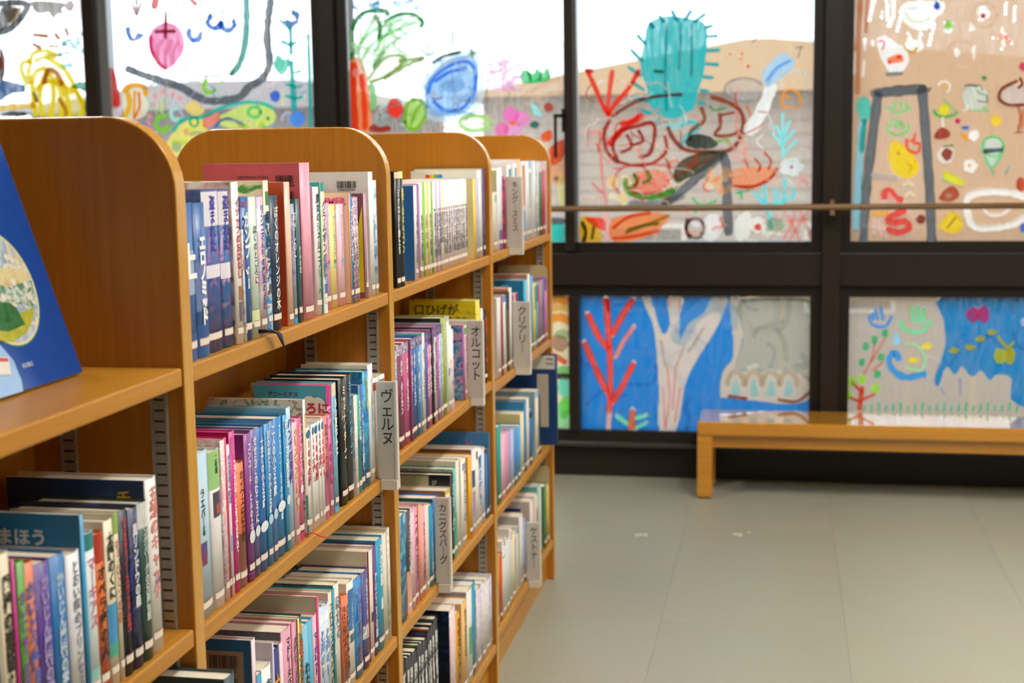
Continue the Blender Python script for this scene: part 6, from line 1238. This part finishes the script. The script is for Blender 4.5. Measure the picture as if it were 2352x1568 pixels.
motif('painted_grey_cave', 'Cl', R4, [('f', '#c4bbb0', [(975, 580), (1022, 580), (1032, 760), (1000, 905), (1060, 918), (1150, 922), (1240, 918), (1300, 932), (1368, 962), (1368, 1020), (1300, 1072), (1130, 1066), (960, 1045), (928, 1040), (938, 930), (990, 850), (980, 700)]), ('f', '#a0a498', [(1025, 580), (1368, 578), (1368, 960), (1300, 930), (1240, 915), (1150, 920), (1060, 915), (1000, 905), (1035, 760)], .72)] + scrawl(75, 9, 1040, 1360, 590, 900, ['#b8b8ac', '#8f968c', '#8aa09e'], 22, .35, 120) + [('s', '#c9c0b2', 20, ring(x, 985, 38, 62, 180, 360)) for x in (1000, 1085, 1165, 1248)] + [('f', '#a8dce8', [(x, 955), (x + 22, 1030), (x - 22, 1030)]) for x in (1000, 1085, 1165, 1248)] + [('s', '#a84a34', 13, [(968, 1038), (1050, 1050)]), ('s', '#a06a54', 12, [(1200, 1055), (1290, 1062), (1360, 1005)]), ('s', '#e6e2da', 16, [(1060, 905), (1100, 895)]), ('s', '#4a7a84', 12, [(1030, 590), (1360, 600), (1362, 760)], .6)])
motif('painted_low_sprout', 'Cl', R4, [('s', '#e06a3a', 28, [(516, 1112), (512, 1192)]), ('s', '#7ae0b4', 22, [(450, 1135), (492, 1165)]), ('s', '#7ae0b4', 20, [(535, 1140), (572, 1130)]), ('s', '#7ae0b4', 18, [(535, 1185), (575, 1165)])])
wash('painted_grey_wash', 'Dl', '#b2aaa0', .70, .12)
motif('painted_blue_sea', 'Dl', R4, [('f', '#0f7fbe', [(1965, 570), (2400, 570), (2400, 1055), (2292, 1055), (2292, 960), (2230, 935), (2190, 968), (2150, 920), (2110, 952), (2060, 900), (2025, 942), (1990, 900), (1950, 995), (1935, 950), (1985, 800), (1975, 680)])] + scrawl(81, 24, 1990, 2390, 590, 890, ['#6ab0dc', '#2f88c4', '#8ac4e4'], 14, .35, 90))
motif('painted_hot_spring_marks', 'Dl', R4, [('s', '#4a90d8', 13, p) for p in ([(1625, 665), (1642, 705), (1700, 712), (1730, 670)], [(1655, 635), (1665, 680)], [(1680, 630), (1690, 680)], [(1640, 650), (1645, 680)])] + [('s', '#6cd89c', 14, p) for p in ([(1770, 690), (1800, 730), (1870, 735), (1912, 690)], [(1825, 625), (1835, 690)], [(1850, 620), (1862, 690)], [(1880, 630), (1880, 690)])])
motif('painted_red_tree', 'Dl', R4, [('s', '#c8492c', 22, [(1580, 1100), (1592, 1000)]), ('s', '#c8492c', 12, [(1592, 1020), (1545, 975)]), ('s', '#c8492c', 12, [(1595, 1055), (1650, 1030)]), ('s', '#c8492c', 12, [(1580, 1065), (1535, 1045)]), ('s', '#c87a6a', 9, [(1600, 935), (1640, 860), (1650, 790)]), ('s', '#c87a6a', 9, [(1635, 880), (1700, 770)]), ('s', '#c87a6a', 8, [(1640, 920), (1690, 880)])] + [('c', '#9acc3c', x, y, 20, 26) for x, y in ((1545, 970), (1592, 960), (1655, 1002), (1530, 1035))] + [('c', '#3fa86a', x, y, 16, 20) for x, y in ((1650, 775), (1610, 806), (1682, 856), (1590, 880), (1662, 936), (1700, 745))])
motif('painted_blue_swan', 'Dl', R4, [('s', '#2f94dc', 26, [(1765, 865), (1745, 835), (1718, 870), (1740, 920), (1800, 950), (1885, 935)]), ('f', '#8cc8ec', [(1750, 735), (1772, 780), (1755, 805), (1738, 780)]), ('s', '#a0d8a8', 11, [(1800, 795), (1850, 800), (1888, 860), (1870, 915), (1800, 905)])])
motif('painted_yellow_fish', 'Dl', R4, [('c', '#f2d024', x, y, 24, 14) for x, y in ((1832, 870), (1895, 806), (2022, 826), (2098, 810), (2146, 770), (2200, 740))] + [('s', '#d8e4e8', 14, [(1900, 850), (1960, 880)], .5)])
motif('painted_fruit', 'Dl', R4, [('c', '#ece04c', 2240, 850, 32, 36), ('c', '#f0d428', 2284, 850, 28, 40), ('s', '#e8d020', 12, [(2230, 760), (2272, 810), (2300, 785)]), ('c', '#e8508c', 2110, 655, 32, 36), ('c', '#e8508c', 2158, 655, 32, 38), ('f', '#efe0c0', [(2110, 610), (2140, 630), (2160, 605), (2135, 625)]), ('c', '#e8e8ea', 2350, 690, 14, 20)])
motif('painted_grass', 'Dl', R4, [('s', '#3fb884', 8, [(x, 1108), (x + 4, 1085 - (k % 3) * 8)]) for k, x in enumerate(range(1600, 2320, 34))] + [('s', '#7f90d8', 10, [(2050, 955), (2052, 1030)], .6), ('s', '#9aa4d8', 10, [(1960, 1000), (1980, 1030)], .6)])
build_washes()
